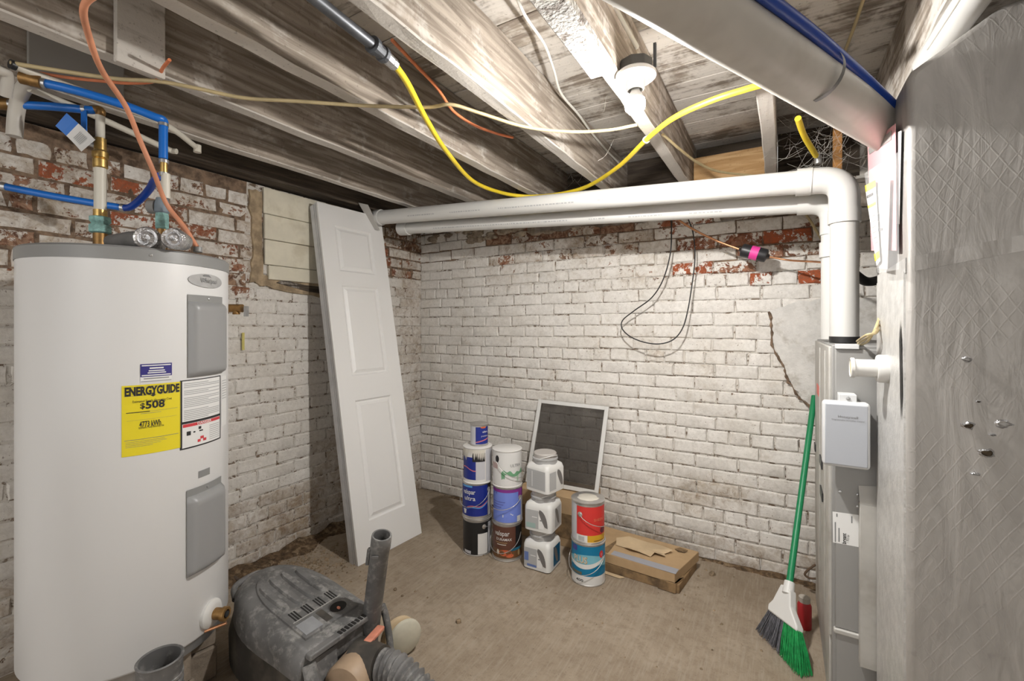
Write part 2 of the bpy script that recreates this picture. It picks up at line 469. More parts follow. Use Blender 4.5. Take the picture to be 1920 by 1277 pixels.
def lettering(name, s, fn, mat, parent, size, width=None, bold=0.0, local=False):
    """fn(x, y) places a point of the lettering on its surface; width squeezes the line to that length"""
    vs, fs = glyphs(s, bold)
    xs = [v.x for v in vs]
    sx = width / (max(xs) - min(xs)) if width else size
    b = MB(); b.add([fn(v.x * sx, v.y * size) for v in vs], fs)
    return b.build(name, mat, parent, local=local)

# ================================================================== the room
def struct(o, label, cat): return tag(o, label, cat, kind='structure')
COLR = lambda o, a, b, c: setattr(o, 'color', (a, b, c, 1))

fl = MB(); fl.grid(lambda u, v: Vector((-0.3 + 4.1 * u, -5.2 + 5.4 * v, 0.0)), 2, 2)
struct(fl.build('floor', M['floor']), 'dusty tan concrete basement floor', 'floor')

wall_back = struct(MB().box(-0.3, 3.8, 0.0, 0.25, 0, 1.975).build('wall_back', M['mortar']), 'white painted brick wall behind the paint cans', 'wall')
wall_left = struct(MB().box(-0.3, 0.0, -5.2, 0.25, 0, 2.025).build('wall_left', M['mortar']), 'white painted brick wall with peeling patches behind the water heater', 'wall')
wall_right = struct(MB().box(3.7, 3.95, -5.2, 0.25, 0, 2.3).build('wall_right', M['plaster']), 'plain wall behind the furnace', 'wall')

def brick_variant(L, H, rnd):
    D = 0.0085
    jit = lambda a: rnd.uniform(-a, a)
    def ring(inset, z, a):
        l, h = L / 2 - inset, H / 2 - inset
        pts = [(-l, -h), (-l / 3, -h), (l / 3, -h), (l, -h), (l, 0), (l, h), (l / 3, h), (-l / 3, h), (-l, h), (-l, 0)]
        return [Vector((x + jit(a), -z, y + jit(a))) for x, y in pts]
    r0 = ring(-0.0005, -0.004, 0); r1 = ring(0.0, D - 0.0045, 0.0028); r2 = ring(0.0055, D, 0.003)
    for p in r2: p.y += jit(0.0016)
    n = 10
    vs = r0 + r1 + r2
    fs = [(a * n + k, a * n + (k + 1) % n, (a + 1) * n + (k + 1) % n, (a + 1) * n + k) for a in range(2) for k in range(n)]
    o = 2 * n
    fs += [(o, o + 1, o + 7, o + 8, o + 9), (o + 1, o + 2, o + 6, o + 7), (o + 2, o + 3, o + 4, o + 5, o + 6)]
    b = MB(); b.add(vs, fs)
    return b

rnd = random.Random(11)
LONG, SHORT, CH, BH = 0.212, 0.106, 0.0703, 0.0635
LV = [brick_variant(LONG - 0.007, BH, rnd) for _ in range(12)]
SV = [brick_variant(SHORT - 0.007, BH, rnd) for _ in range(8)]
for lst in (LV, SV):
    for i, b in enumerate(lst):
        me = b.mesh('brick', None, 30); me.materials.append(M['brick']); lst[i] = (b, me)

def lay(wall, origin, rot, length, ztop, wear, seen, headers, maxn=300, sink=-0.0015):
    """courses of bricks along a wall; wear(u, z) gives bare share, dirt and redness of the brick at that place"""
    cells = []
    row = 0
    z = 0.0
    while z + BH < ztop:
        hd = row % 6 == headers
        w = SHORT if hd else LONG
        u = -rnd.uniform(0, 0.03) - (w / 2 if row % 2 else 0)
        while u < length:
            j = rnd.uniform(-0.006, 0.006) if not hd else 0
            cells.append((u + w / 2, z + CH / 2, w, j, hd)); u += w
        z += CH; row += 1
    R = Matrix.Rotation(rot, 4, 'Z')
    todo = []
    for (u, zz, w, j, hd) in cells:
        if u - w / 2 < 0.0: 
            if u + w / 2 < 0.03: continue
            nw = u + w / 2; u = nw / 2; w2 = nw
        else: w2 = w
        loc = origin + R @ Vector((u, 0, zz))
        q = loc - CAM
        d = q.dot(FW)
        px = CX + FPX * q.dot(RT) / d if d > 0.2 else -9999
        ok = d > 0.2 and seen(px, HY - FPX * q.z / d)
        todo.append((0 if ok else 1, d, u, zz, w2 / w, hd, loc))
    todo.sort(key=lambda t: (t[0], t[1]))
    rest = MB()
    for i, (no, d, u, zz, sc, hd, loc) in enumerate(todo):
        e, dt, hue = wear(u, zz, loc)
        b, me = rnd.choice(SV if hd else LV)
        rz = rnd.uniform(-0.016, 0.016)
        loc = loc + Vector((0, 0, 0.004 * math.sin(u * 2.3 + zz * 3) + rnd.uniform(-0.002, 0.002)))
        dep = rnd.uniform(-0.0025, 0.002) + sink
        mat4 = Matrix.Translation(loc) @ R @ Matrix.Rotation(rz, 4, 'Y') @ Matrix.Translation((0, dep, 0)) @ Matrix.Diagonal((sc * rnd.uniform(0.985, 1.012), 1, rnd.uniform(0.97, 1.03), 1))
        if i < maxn and no == 0:
            o = bpy.data.objects.new('brick', me); COL.objects.link(o)
            o.parent = wall; o.matrix_local = mat4
            COLR(o, max(0, min(1, e)), max(0, min(1, dt)), max(0, min(1, hue)))
        else:
            rest.add([mat4 @ v for v in b.v], b.f)
    ro = rest.build('brick_courses', M['brick'], wall, smooth=30)
    ro['kind'] = 'stuff'
    COLR(ro, 0.2, 0.45, 0.3)

REDS = [OY(858, 545, 0), OY(1320, 499, 0), OY(1436, 517, 0), OY(1450, 436, 0), OY(1548, 505, 0)]
def wear_back(u, z, loc):
    e = 0.08 + rnd.random() * 0.12; dt = 0.18 + 0.36 * rnd.random(); hue = rnd.random() * 0.5
    if z > 1.80: e, dt, hue = 0.48 + 0.35 * rnd.random(), 1.0, 0.35 * rnd.random()
    elif z > 1.68: e, dt = 0.25 + 0.28 * rnd.random(), 0.8
    elif z > 1.50: e, dt = 0.12 + 0.25 * rnd.random(), 0.55
    if u > 1.7 and z > 1.58: e, hue, dt = 0.25 + 0.35 * rnd.random(), 0.2 + 0.5 * rnd.random(), 0.55
    if z < 0.16: dt = 0.95
    elif z < 0.4: dt = 0.45 + 0.3 * rnd.random()
    if u < 0.3: dt = max(dt, 0.7)
    for r in REDS:
        if abs(r.x - loc.x) < 0.07 and abs(r.z - loc.z) < CH / 2: e, hue = 0.6, 1.0
    return e, dt, hue
REDL = [OX(225, 335, 0), OX(245, 415, 0), OX(120, 412, 0), OX(150, 345, 0)]
def wear_left(u, z, loc):
    y = loc.y
    e = 0.10 + rnd.random() * 0.12; dt = 0.08 + 0.2 * rnd.random(); hue = rnd.random() * 0.6
    if z > 1.40 and y < -1.2: e, dt, hue = 0.26 + 0.32 * rnd.random(), 0.8, 0.1 + 0.45 * rnd.random()
    elif z > 1.62: e, dt = 0.35 + 0.3 * rnd.random(), 0.85
    if z < 0.12: e, dt, hue = 0.3, 1.0, 0.0
    elif z < 0.32: dt = 0.9
    if y > -0.95 and y < -0.55 and z < 0.6: dt = 0.8
    if y > -0.25: dt = max(dt, 0.75)
    for r in REDL:
        if abs(r.y - y) < 0.07 and abs(r.z - z) < CH / 2: e, hue = 0.52, 0.85
    return e, dt, hue
inframe = lambda px, py: -40 < px < 1960 and -40 < py < 1330
lay(wall_back, Vector((0, 0, 0)), 0, 3.7, 1.965, wear_back, lambda px, py: inframe(px, py) and px < 1560, 3)
lay(wall_left, Vector((0, -3.6, 0)), PI / 2, 3.6, 2.02, wear_left, lambda px, py: inframe(px, py) and not (60 < px < 400 and py > 490), 3, sink=0.0042)

# bare mortar where the paint has gone
bare = plain('bare_brown_mortar', (0.20, 0.135, 0.09), 0.95, var=0.4, scale=25, bump=0.9, dirt=(0.06, 0.038, 0.026), dscale=16, damt=0.8)
MB().prism([Vector((0.0, y, z)) for y, z in [(-3.5, 1.40), (-2.0, 1.46), (-1.6, 1.50), (-1.36, 1.56), (-1.34, 2.024), (-3.5, 2.024)]], (0.0018, 0, 0)).build('bare_mortar', bare, wall_left)
MB().box(0.0, 0.0018, -0.86, -0.01, 1.62, 2.024).build('bare_mortar', bare, wall_left)
MB().prism([Vector((x, 0.0, z)) for x, z in [(0.0, 1.70), (0.5, 1.78), (1.2, 1.82), (1.7, 1.74), (2.1, 1.60), (2.6, 1.60), (2.6, 1.975), (0.0, 1.975)]], (0, -0.0018, 0)).build('bare_mortar', bare, wall_back)
# plaster skim with a ragged left edge, right end of the back wall
def ragged(pts, amp, n=6):
    out = []
    for i, p in enumerate(pts):
        q = pts[(i + 1) % len(pts)]
        for k in range(n):
            w = p.lerp(q, k / n)
            out.append(w + Vector((rnd.uniform(-amp, amp), 0, rnd.uniform(-amp, amp))))
    return out
pp = [OY(x, y, -0.014) for x, y in [(1440, 583), (1500, 566), (1560, 560), (1700, 560), (1700, 840), (1540, 800), (1520, 765), (1490, 730), (1466, 685), (1450, 640)]]
MB().prism(ragged(pp, 0.006), (0, -0.012, 0)).build('plaster_patch', M['plaster'], wall_back)
crk = [OY(x, y, -0.027) for x, y in [(1440, 583), (1447, 610), (1446, 640), (1458, 668), (1470, 690), (1476, 712), (1489, 730), (1500, 748), (1522, 766)]]
MB().tube([p + Vector((rnd.uniform(-.004, .004), 0, rnd.uniform(-.004, .004))) for p in cr(crk, 4)], [rnd.uniform(0.001, 0.009) for _ in cr(crk, 4)], 5).build('crack', bare, wall_back)
# grey mortar smeared along the head of the wall
for (xa, xb, za, zb) in [(1.02, 1.62, 1.885, 1.975), (1.60, 2.16, 1.875, 1.965), (2.14, 2.62, 1.84, 1.95), (2.6, 3.4, 1.83, 1.95)]:
    q = [Vector((xa, -0.01, za)), Vector((xb, -0.01, za - 0.01)), Vector((xb, -0.01, zb)), Vector((xa, -0.01, zb))]
    MB().prism(ragged(q, 0.011, 12), (0, -0.016, 0)).build('mortar_smear', M['parge'], wall_back)
rb = MB()
for i in range(46):
    x = rnd.uniform(0.12, 1.5); z = rnd.uniform(1.88, 1.975)
    s = rnd.uniform(0.018, 0.042)
    one = MB().lathe([(s, 0.0), (s * 0.95, 0.008), (s * 0.7, 0.014), (s * 0.2, 0.016)], 7, (x, -0.006, z), (0, -1, 0))
    rb.add([Vector((v.x + (v.x - x) * 0.5 + rnd.uniform(-.004, .004), v.y, v.z - (v.z - z) * 0.35 + rnd.uniform(-.003, .003))) for v in one.v], one.f)
o = rb.build('rubble', plain('cream_rubble', (0.40, 0.33, 0.25), 0.95, var=0.4, scale=14, bump=0.8, dirt=(0.12, 0.075, 0.05), dscale=12, damt=0.85), wall_back); o['kind'] = 'stuff'
# white pipe along the top of the back wall
MB().tube(cr([(0.18, -0.03, 1.972), (0.9, -0.033, 1.978), (1.6, -0.03, 1.974), (2.3, -0.033, 1.962)], 5), 0.0065, 8).build('painted_wall_wire', M['whitecable'], wall_back, smooth=60)

# boarded up opening in the left wall
for i, (z0, z1, y0, y1) in enumerate([(1.875, 2.015, -1.262, -0.86), (1.738, 1.872, -1.258, -0.86), (1.60, 1.735, -1.255, -0.86), (1.52, 1.597, -1.235, -0.86)]):
    MB().box(0.004, 0.026 + 0.003 * (i % 2), y0, y1, z0, z1).build('board', M['creamboard'], wall_left, bevel=0.003, seg=1)
q = [Vector((0.0, -1.33, 1.50)), Vector((0.0, -1.20, 1.47)), Vector((0.0, -0.85, 1.43)), Vector((0.0, -0.85, 1.52)), Vector((0.0, -1.26, 1.54)), Vector((0, -1.27, 1.99)), Vector((0, -1.34, 1.99)), Vector((0, -1.31, 1.7))]
out = []
for i, p in enumerate(q):
    r_ = q[(i + 1) % len(q)]
    for k in range(6):
        w = p.lerp(r_, k / 6); out.append(w + Vector((0, rnd.uniform(-.007, .007), rnd.uniform(-.007, .007))))
MB().prism(out, (0.017, 0, 0)).build('mortar_smear', plain('tan_mortar', (0.37, 0.28, 0.18), 0.95, var=0.3, scale=20, bump=0.8), wall_left)
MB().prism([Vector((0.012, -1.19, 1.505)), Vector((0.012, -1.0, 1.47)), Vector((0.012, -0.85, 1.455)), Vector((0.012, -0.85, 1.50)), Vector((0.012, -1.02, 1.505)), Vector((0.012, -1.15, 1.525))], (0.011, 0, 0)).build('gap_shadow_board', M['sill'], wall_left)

# ------------------------------------------------------------------ ceiling
ceiling = struct(MB().box(-0.3, 3.8, -5.2, 0.3, 2.305, 2.33).build('ceiling', M['plank']), 'old plank ceiling carried on whitewashed joists', 'ceiling')
COLR(ceiling, 0.4, 0, 0)
JB, JT = 2.03, 2.277
y = 0.3
i = 0
while y > -3.9:
    w = rnd.uniform(0.132, 0.150)
    b = MB().box(-0.28, 3.69, y - w + 0.003, y, JT + rnd.uniform(0, 0.004), 2.303)
    o = b.build('plank', M['plank'], ceiling, bevel=0.002, seg=1)
    COLR(o, 0.5 + 0.35 * rnd.random(), 0, 0)
    y -= w; i += 1
joists = []
for i, x in enumerate([0.343, 0.743, 1.143, 1.543, 1.943, 2.343, 2.743, 3.143]):
    wd = 0.052
    bm = MB()
    ys = [0.22 - 0.115 * k for k in range(36)]
    prof = []
    for yy in ys:
        a = rnd.uniform(-0.0025, 0.0025)
        prof.append([Vector((x + a, yy, JB + rnd.uniform(-0.002, 0.003))), Vector((x + wd + a, yy, JB + rnd.uniform(-0.002, 0.003))), Vector((x + wd, yy, JT)), Vector((x, yy, JT))])
    vs = [p for r in prof for p in r]
    fs = [(k * 4 + j, k * 4 + (j + 1) % 4, k * 4 + 4 + (j + 1) % 4, k * 4 + 4 + j) for k in range(len(ys) - 1) for j in range(4)]
    fs += [(3, 2, 1, 0), tuple((len(ys) - 1) * 4 + j for j in range(4))]
    bm.add(vs, fs)
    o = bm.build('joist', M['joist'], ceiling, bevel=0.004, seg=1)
    COLR(o, [0.42, 0.42, 0.44, 0.42, 0.5, 0.6, 0.6, 0.6][i], 0, 0)
    joists.append(o)
# old sills and the closed ends of the bays
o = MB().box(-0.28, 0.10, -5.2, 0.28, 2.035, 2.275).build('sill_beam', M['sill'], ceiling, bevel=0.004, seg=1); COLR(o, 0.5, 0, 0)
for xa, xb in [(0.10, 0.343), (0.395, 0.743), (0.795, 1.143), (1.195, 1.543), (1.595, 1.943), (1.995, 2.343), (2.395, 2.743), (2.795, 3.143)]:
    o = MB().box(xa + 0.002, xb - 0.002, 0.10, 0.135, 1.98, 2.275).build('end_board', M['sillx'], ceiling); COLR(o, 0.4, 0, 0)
o = MB().box(1.998, 2.34, -0.012, 0.008, 1.972, 2.19).build('plywood_block', M['newwood'], ceiling, bevel=0.002, seg=1); COLR(o, 0.2, 0, 0)
# packing blocks nailed between the joists, upper left
def block(c4, thick, m):
    c = [Vector(p) for p in c4]
    n = (c[1] - c[0]).cross(c[3] - c[0]).normalized()
    o = MB().prism(c, n * thick).build('packing_block', m, ceiling, bevel=0.003, seg=1); COLR(o, 0.9, 0, 0); return o
xj = 0.80
a0, a1 = OX(212, 104, xj), OX(305, 138, xj)
block([Vector((0.80, a0.y, 2.012)), Vector((0.80, a1.y, 2.012)), Vector((0.80, a1.y, 2.276)), Vector((0.80, a0.y, 2.276))], 0.02, M['blockwood'])
yy0 = OX(50, 100, 0.40).y
block([Vector((0.398, yy0, 2.045)), Vector((0.398, yy0 + 0.24, 2.045)), Vector((0.398, yy0 + 0.24, 2.2)), Vector((0.398, yy0, 2.2))], 0.012, plain('grey_board', (0.36, 0.34, 0.31), 0.8))
# chipped end of the joist that carries the lamp
q = OZ(1122, 128, JB)
MB().box(1.925, 2.0, q.y - 0.62, q.y, JB - 0.028, JB + 0.002).build('joist_sister', plain('flaking_whitewash', (0.46, 0.44, 0.41), 0.9, var=0.2, scale=30, bump=1.2, dirt=(0.12, 0.09, 0.07), dscale=26, damt=0.9), ceiling, bevel=0.004, seg=1)

# ------------------------------------------------------------------ dirt along the wall foot
def mound(name, pts, width, height, seed, label):
    r = random.Random(seed)
    b = MB()
    path = cr(pts, 10)
    nv = 8
    def f(u, v):
        p = path[min(len(path) - 1, int(round(u * (len(path) - 1))))]
        d = (path[-1] - path[0]).normalized(); nrm = Vector((-d.y, d.x, 0))
        h = height * (0.55 + 0.9 * noise.noise(p * 9)) * (1 - v) ** 1.4 * math.sin(min(1, u * 6, (1 - u) * 6) * PI / 2)
        w = width * (0.75 + 0.6 * noise.noise(p * 6 + Vector((3, 1, 0))))
        q = p + nrm * (v * w)
        return Vector((q.x, q.y, max(-0.002, h + (0.008 * noise.noise(q * 40) if v < 0.95 else -0.004))))
    b.grid(f, len(path) - 1, nv)
    return tag(b.build(name, M['dirt'], smooth=40), label, 'dirt', kind='stuff')
mound('dirt_pile', [(0.012, -0.58, 0), (0.014, -0.8, 0), (0.012, -1.05, 0), (0.013, -1.3, 0), (0.012, -1.62, 0)], 0.16, 0.05, 1, 'loose dark dirt heaped along the left wall behind the door panel')
mound('sand_drift', [(3.0, -0.012, 0), (2.5, -0.013, 0), (2.2, -0.012, 0), (1.9, -0.013, 0), (1.0, -0.012, 0), (0.3, -0.012, 0)], 0.05, 0.02, 2, 'thin crust of sand along the foot of the back wall')
gv = MB()
for k in range(620):
    a = rnd.random()
    if k < 470:
        c = OZ(rnd.gauss(585, 42), rnd.gauss(1052, 17), 0)
    else:
        c = Vector((rnd.uniform(0.2, 2.4), -rnd.random() ** 2 * 1.6 - 0.03, 0))
    if c.x < 0.02 or c.y > -0.02: continue
    s = rnd.uniform(0.002, 0.0062)
    gv.add([c + Vector((rnd.uniform(.6, 1.2) * s * dx, rnd.uniform(.6, 1.2) * s * dy, max(0, dz) * s)) for dx, dy, dz in [(-1, -1, 0), (1, -1, 0), (1, 1, 0), (-1, 1, 0), (0.1, 0.1, 1.3)]], [(0, 1, 4), (1, 2, 4), (2, 3, 4), (3, 0, 4)])
tag(gv.build('grit', M['stone']), 'loose grit and crumbs scattered on the floor near the dirt heap', 'grit', kind='stuff')
for i, (px, py, s, lab) in enumerate([(860, 1167, 0.0125, 'brown pebble on the open floor, the largest one'), (741, 1106, 0.0095, 'dark pebble on the floor right of the grey wand tube'), (754, 1118, 0.006, 'small crumb of stone just below the dark pebble by the wand'), (590, 1056, 0.012, 'lump of dirt on the floor in front of the dirt heap'), (1335, 1078, 0.016, 'chunk of rubble at the right end of the flat cardboard box')]):
    c = OZ(px, py, 0)
    b = MB()
    b.lathe([(0.001, 0.0), (s * 0.9, 0.0), (s, s * 0.4), (s * 0.7, s * 0.95), (0.001, s * 1.1)], 8, c)
    b.v = [v + Vector((noise.noise(v * 90), noise.noise(v * 90 + Vector((5, 0, 0))), 0)) * s * 0.5 for v in b.v]
    tag(b.build('pebble', M['stone'], smooth=50), lab, 'pebble', 'pebbles on the floor')

# ================================================================== water heater
WH = Vector((0.544, -2.01, 0)); WR = 0.27; WB, WT = 0.255, 1.50
wa = math.atan2(CAM.y - WH.y, CAM.x - WH.x)           # direction of the camera from the tank
heater = thing('water_heater', 'tall white electric water heater on a low stand by the left wall', 'water heater', WH)
def hc(a, z, r=WR): return WH + Vector((math.cos(wa + a) * r, math.sin(wa + a) * r, z))   # a > 0 turns to the right as seen
def angle_at(px):
    """angle on the tank front where the picture column px meets it"""
    d = ray(px, HY); d.z = 0; o = CAM - WH; o.z = 0
    A, B, C = d.dot(d), 2 * o.dot(d), o.dot(o) - WR * WR
    disc = max(0, B * B - 4 * A * C)
    t = (-B - math.sqrt(disc)) / (2 * A)
    p = o + d * t
    a = math.atan2(p.y, p.x) - wa
    return (a + PI) % (2 * PI) - PI, t
def hz(px, py):
    a, t = angle_at(px)
    return a, CAM.z + (HY - py) / FPX * t
MB().lathe([(WR - 0.012, WB), (WR - 0.004, WB + 0.004), (WR, WB + 0.012), (WR, WT - 0.038)], 72, WH).build('jacket', M['enamel'], heater, smooth=40)
MB().lathe([(WR + 0.0025, WT - 0.040), (WR + 0.0025, WT - 0.006), (WR - 0.004, WT), (0.02, WT + 0.006)], 72, WH).build('top_cap', M['greytrim'], heater, smooth=40)
MB().lathe([(WR - 0.014, WB - 0.03), (WR - 0.012, WB)], 64, WH).build('bottom_ring', M['steel'], heater, smooth=40)
# stand: two courses of blocks under the ring
for i, (ca, rr) in enumerate([(0.35, 0.17), (1.75, 0.17), (-1.0, 0.17), (2.9, 0.15)]):
    c = hc(ca, 0, rr)
    u = Vector((math.cos(wa + ca), math.sin(wa + ca), 0)); v = Vector((-u.y, u.x, 0))
    for z in (0.056, 0.169):
        MB().obox(c + Vector((0, 0, z)), u * 0.05, v * (0.085 if z < 0.1 else 0.075), Vector((0, 0, 0.0555))).build('stand_block', M['blockstone'], heater, bevel=0.004, seg=1)

def hpatch(name, a0, a1, z0, z1, mat, parent=heater, r=WR + 0.0009, n=14, corner=None):
    b = MB()
    if corner is None:
        b.grid(lambda u, v: hc(a0 + (a1 - a0) * u, z0 + (z1 - z0) * v, r), n, 1)
    else:
        ca, cz = (a0 + a1) / 2, (z0 + z1) / 2
        k = 32
        pts = [hc(ca + (a1 - a0) / 2 * math.cos(2 * PI * i / k), cz + (z1 - z0) / 2 * math.sin(2 * PI * i / k), r) for i in range(k)]
        b.add(pts + [hc(ca, cz, r)], [(i, (i + 1) % k, k) for i in range(k)])
    return b.build(name, mat, parent, smooth=60)
def cover(pl, pr, pt, pb):
    a0, z1 = hz(pl, pt); a1, _ = hz(pr, pt); _, z0 = hz(pl, pb)
    base = hpatch('cover_plate', a0, a1, z0, z1, M['greytrim'], r=WR + 0.003)
    b = MB()
    g = 0.012
    def f(u, v):
        a = a0 + (a1 - a0) * u; z = z0 + (z1 - 0.022 - z0) * v
        e = min(min(u, 1 - u) * (a1 - a0) * WR, min(v, 1 - v) * (z1 - z0))
        return hc(a, z, WR + 0.003 + 0.022 * min(1, (e / 0.016)) ** 0.55)
    b.grid(f, 20, 24)
    b.build('access_cover', M['panelgrey'], heater, smooth=70)
    s = MB(); s.lathe([(0.0035, 0), (0.0035, 0.002), (0.001, 0.003)], 8, hc((a0 + a1) / 2, z1 - 0.011, WR + 0.003), hc((a0 + a1) / 2, 0, 1) - hc((a0 + a1) / 2, 0, 0))
    s.build('screw', M['steel'], base)
cover(351, 415, 552, 708)
cover(349, 413, 920, 1084)
# badge
a0, z1 = hz(352, 512); a1, z0 = hz(414, 541)
a0, a1, z0, z1 = a0, a1, z0 - 0.004, z1 + 0.004
bd = hpatch('badge', a0, a1, z0, z1, M['paintsilver'], r=WR + 0.003, corner=1)
fn = lambda x, y: hc((a0 + a1) / 2 + 0.02 + x / WR, (z0 + z1) / 2 + y, WR + 0.0045)
lettering('badge_lettering', 'Whirlpool', fn, M['greyink'], bd, 0.022, 0.068, 0.01)
sw = lambda x, y: hc((a0 + a1) / 2 + 0.0 + x / WR, (z0 + z1) / 2 + 0.012 + y, WR + 0.0045)
MB().add([sw(-0.022, 0.002), sw(0.012, 0.0), sw(0.0, 0.008), sw(-0.018, 0.008)], [(0, 1, 2, 3)]).build('badge_swirl', M['greyink'], bd)

# labels: print is laid out in metres on the unrolled jacket
def label_sheet(px0, px1, py0, py1, mat, name):
    a0, z1 = hz(px0, py0); a1, _ = hz(px1, py0); _, z0 = hz(px0, py1)
    L = hpatch(name, a0, a1, z0, z1, mat)
    W, H = (a1 - a0) * WR, z1 - z0
    fn = lambda x, y, k=0.0017: hc(a0 + x / WR, z0 + y, WR + k)
    return L, W, H, fn
def bars(L, fn, rows, mat, name='print_line', k=0.0016):
    b = MB()
    for (x0, x1, y0, y1) in rows:
        n = max(1, int((x1 - x0) / 0.02))
        b.grid(lambda u, v: fn(x0 + (x1 - x0) * u, y0 + (y1 - y0) * v, k), n, 1)
    o = b.build(name, mat, L)
    if len(rows) > 1: o['kind'] = 'stuff'
    return o
L, W, H, fn = label_sheet(228, 338, 724, 858, M['yellowlabel'], 'energy_label')
T = lambda s, cx, cy, size, width=None, m=M['ink'], bold=0.0, L=L, fn=fn: lettering('print', s, lambda x, y: fn(cx + x, cy + y), m, L, size, width, bold)
T('ENERGYGUIDE', W * 0.51, H * 0.905, 0.034, W * 0.93, bold=0.045)
b = MB(); b.add([fn(W * .485, H * .875), fn(W * .525, H * .875), fn(W * .525, H * .845), fn(W * .56, H * .845), fn(W * .505, H * .82), fn(W * .45, H * .845), fn(W * .485, H * .845)], [(0, 1, 2, 6), (5, 4, 3)]); b.build('print', M['ink'], L)
T('Estimated Yearly Operating Cost', W * 0.5, H * 0.765, 0.010, W * 0.66)
T('$', W * 0.33, H * 0.695, 0.022, bold=0.02); T('508', W * 0.54, H * 0.70, 0.031, bold=0.03)
bars(L, fn, [(W * .07, W * .45, H * .607, H * .618)], M['ink'])
bars(L, fn, [(W * .45, W * .94, H * .612, H * .615), (W * .3, W * .64, H * .585, H * .59), (W * .08, W * .92, H * .50, H * .502)], M['greyink'])
T('4773 kWh', W * 0.46, H * 0.43, 0.024, W * 0.36, bold=0.015)
T('Estimated Yearly Electricity Use', W * 0.48, H * 0.385, 0.008, W * 0.42)
bars(L, fn, [(W * .04, W * .96, H * .222, H * .228), (W * .06, W * .70, H * .195, H * .199), (W * .06, W * .74, H * .172, H * .176), (W * .06, W * .64, H * .148, H * .152), (W * .06, W * .5, H * .125, H * .129), (W * .04, W * .4, H * .845, H * .848), (W * .62, W * .96, H * .845, H * .848), (W * .03, W * .97, H * .972, H * .976)], M['greyink'])
# blue installer sticker
L, W, H, fn = label_sheet(263, 322, 683, 718, M['whitepaper'], 'installer_sticker')
bars(L, fn, [(0, W, H * .30, H)], M['navy'], 'blue_field', 0.0013)
bars(L, fn, [(W * .04, W * .96, H * .88, H * .94), (W * .28, W * .72, H * .72, H * .80), (W * .25, W * .76, H * .59, H * .65), (W * .22, W * .8, H * .48, H * .54), (W * .04, W * .96, H * .35, H * .41)], M['whitepaper'], 'white_print', 0.0019)
bars(L, fn, [(W * .1, W * .9, H * .18, H * .23), (W * .02, W * .98, H * .04, H * .07)], M['greyink'])
# black framed warning sheet
L, W, H, fn = label_sheet(337, 413, 714, 845, M['ink'], 'warning_label')
bars(L, fn, [(W * .04, W * .96, H * .40, H * .985), (W * .04, W * .96, H * .02, H * .365)], M['whitepaper'], 'white_field', 0.0013)
bars(L, fn, [(W * .07, W * .93 if i % 5 else W * .6, H * (.42 + .026 * i), H * (.432 + .026 * i)) for i in range(21) if i not in (6, 13, 17)], M['softink'])
bars(L, fn, [(W * .05, W * .95, H * .315, H * .36)], M['redink'], 'red_band')
lettering('print', 'DANGER', lambda x, y: fn(W * .5 + x, H * .338 + y, 0.0022), M['whitepaper'], L, 0.011, W * .34, 0.02)
bars(L, fn, [(W * .62, W * .93, H * (.05 + .03 * i), H * (.06 + .03 * i)) for i in range(8)], M['softink'])
bars(L, fn, [(W * .12, W * .2, H * .19, H * .25), (W * .25, W * .46, H * .215, H * .235), (W * .36, W * .42, H * .25, H * .29)], M['ink'], 'pictogram')
bars(L, fn, [(W * .34, W * .54, H * .06, H * .10), (W * .4, W * .48, H * .10, H * .14)], M['redink'], 'pictogram')
# rating plate round the side, small nameplate
L, W, H, fn = label_sheet(414.5, 423.5, 706, 800, M['whitepaper'], 'side_label')
bars(L, fn, [(W * .1, W * .9, H * (.55 + .05 * i), H * (.565 + .05 * i)) for i in range(8)], M['softink'])
L, W, H, fn = label_sheet(372, 393, 884, 897, M['greytrim'], 'rating_plate')
# drain
a, z = hz(395, 1150)
dv = hc(a, z); dn = (hc(a, 0, 1) - hc(a, 0, 0)).normalized()
MB().lathe([(0.045, -0.004), (0.045, 0.006), (0.036, 0.014), (0.026, 0.016)], 28, dv, dn).build('drain_collar', M['whiteplastic'], heater, smooth=40)
dr = MB().lathe([(0.018, 0.01), (0.018, 0.04), (0.022, 0.042), (0.022, 0.055), (0.014, 0.056), (0.012, 0.048)], 20, dv, dn).build('drain_valve', M['oldbrass'], heater, smooth=40)
MB().lathe([(0.010, 0.049), (0.010, 0.0575), (0.004, 0.058)], 14, dv, dn).build('drain_plug', M['blackplastic'], dr, smooth=40)
# drain pan lip on the stand
MB().tube([dv + dn * 0.055 + Vector((0.0, 0.0, -0.03)), dv + dn * 0.02 + Vector((-0.01, -0.03, -0.045)), dv - dn * 0.02 + Vector((-0.06, -0.09, -0.05))], 0.005, 8).build('relief_tube', M['copper'], heater)
# cap screw
a, z = hz(283, 470)
MB().lathe([(0.004, 0), (0.004, 0.002), (0.001, 0.0035)], 8, hc(a, WT - 0.022, WR + 0.0025), hc(a, 0, 1) - hc(a, 0, 0)).build('cap_screw', M['steel'], heater)

# ------------------------------------------------------------------ pipes over the heater
TP = 1.50                                               # depth of the two risers
# flat black lid of the wiring box on the heater top
c = P(150, 452, 1.45); c.z = WT + 0.006
tag(MB().obox(c + Vector((0, 0, 0.008)), RT * 0.075, FW * 0.03, UP * 0.008).build('junction_lid', M['blackplastic'], bevel=0.002), 'flat black cover plate lying on top of the water heater', 'cover')

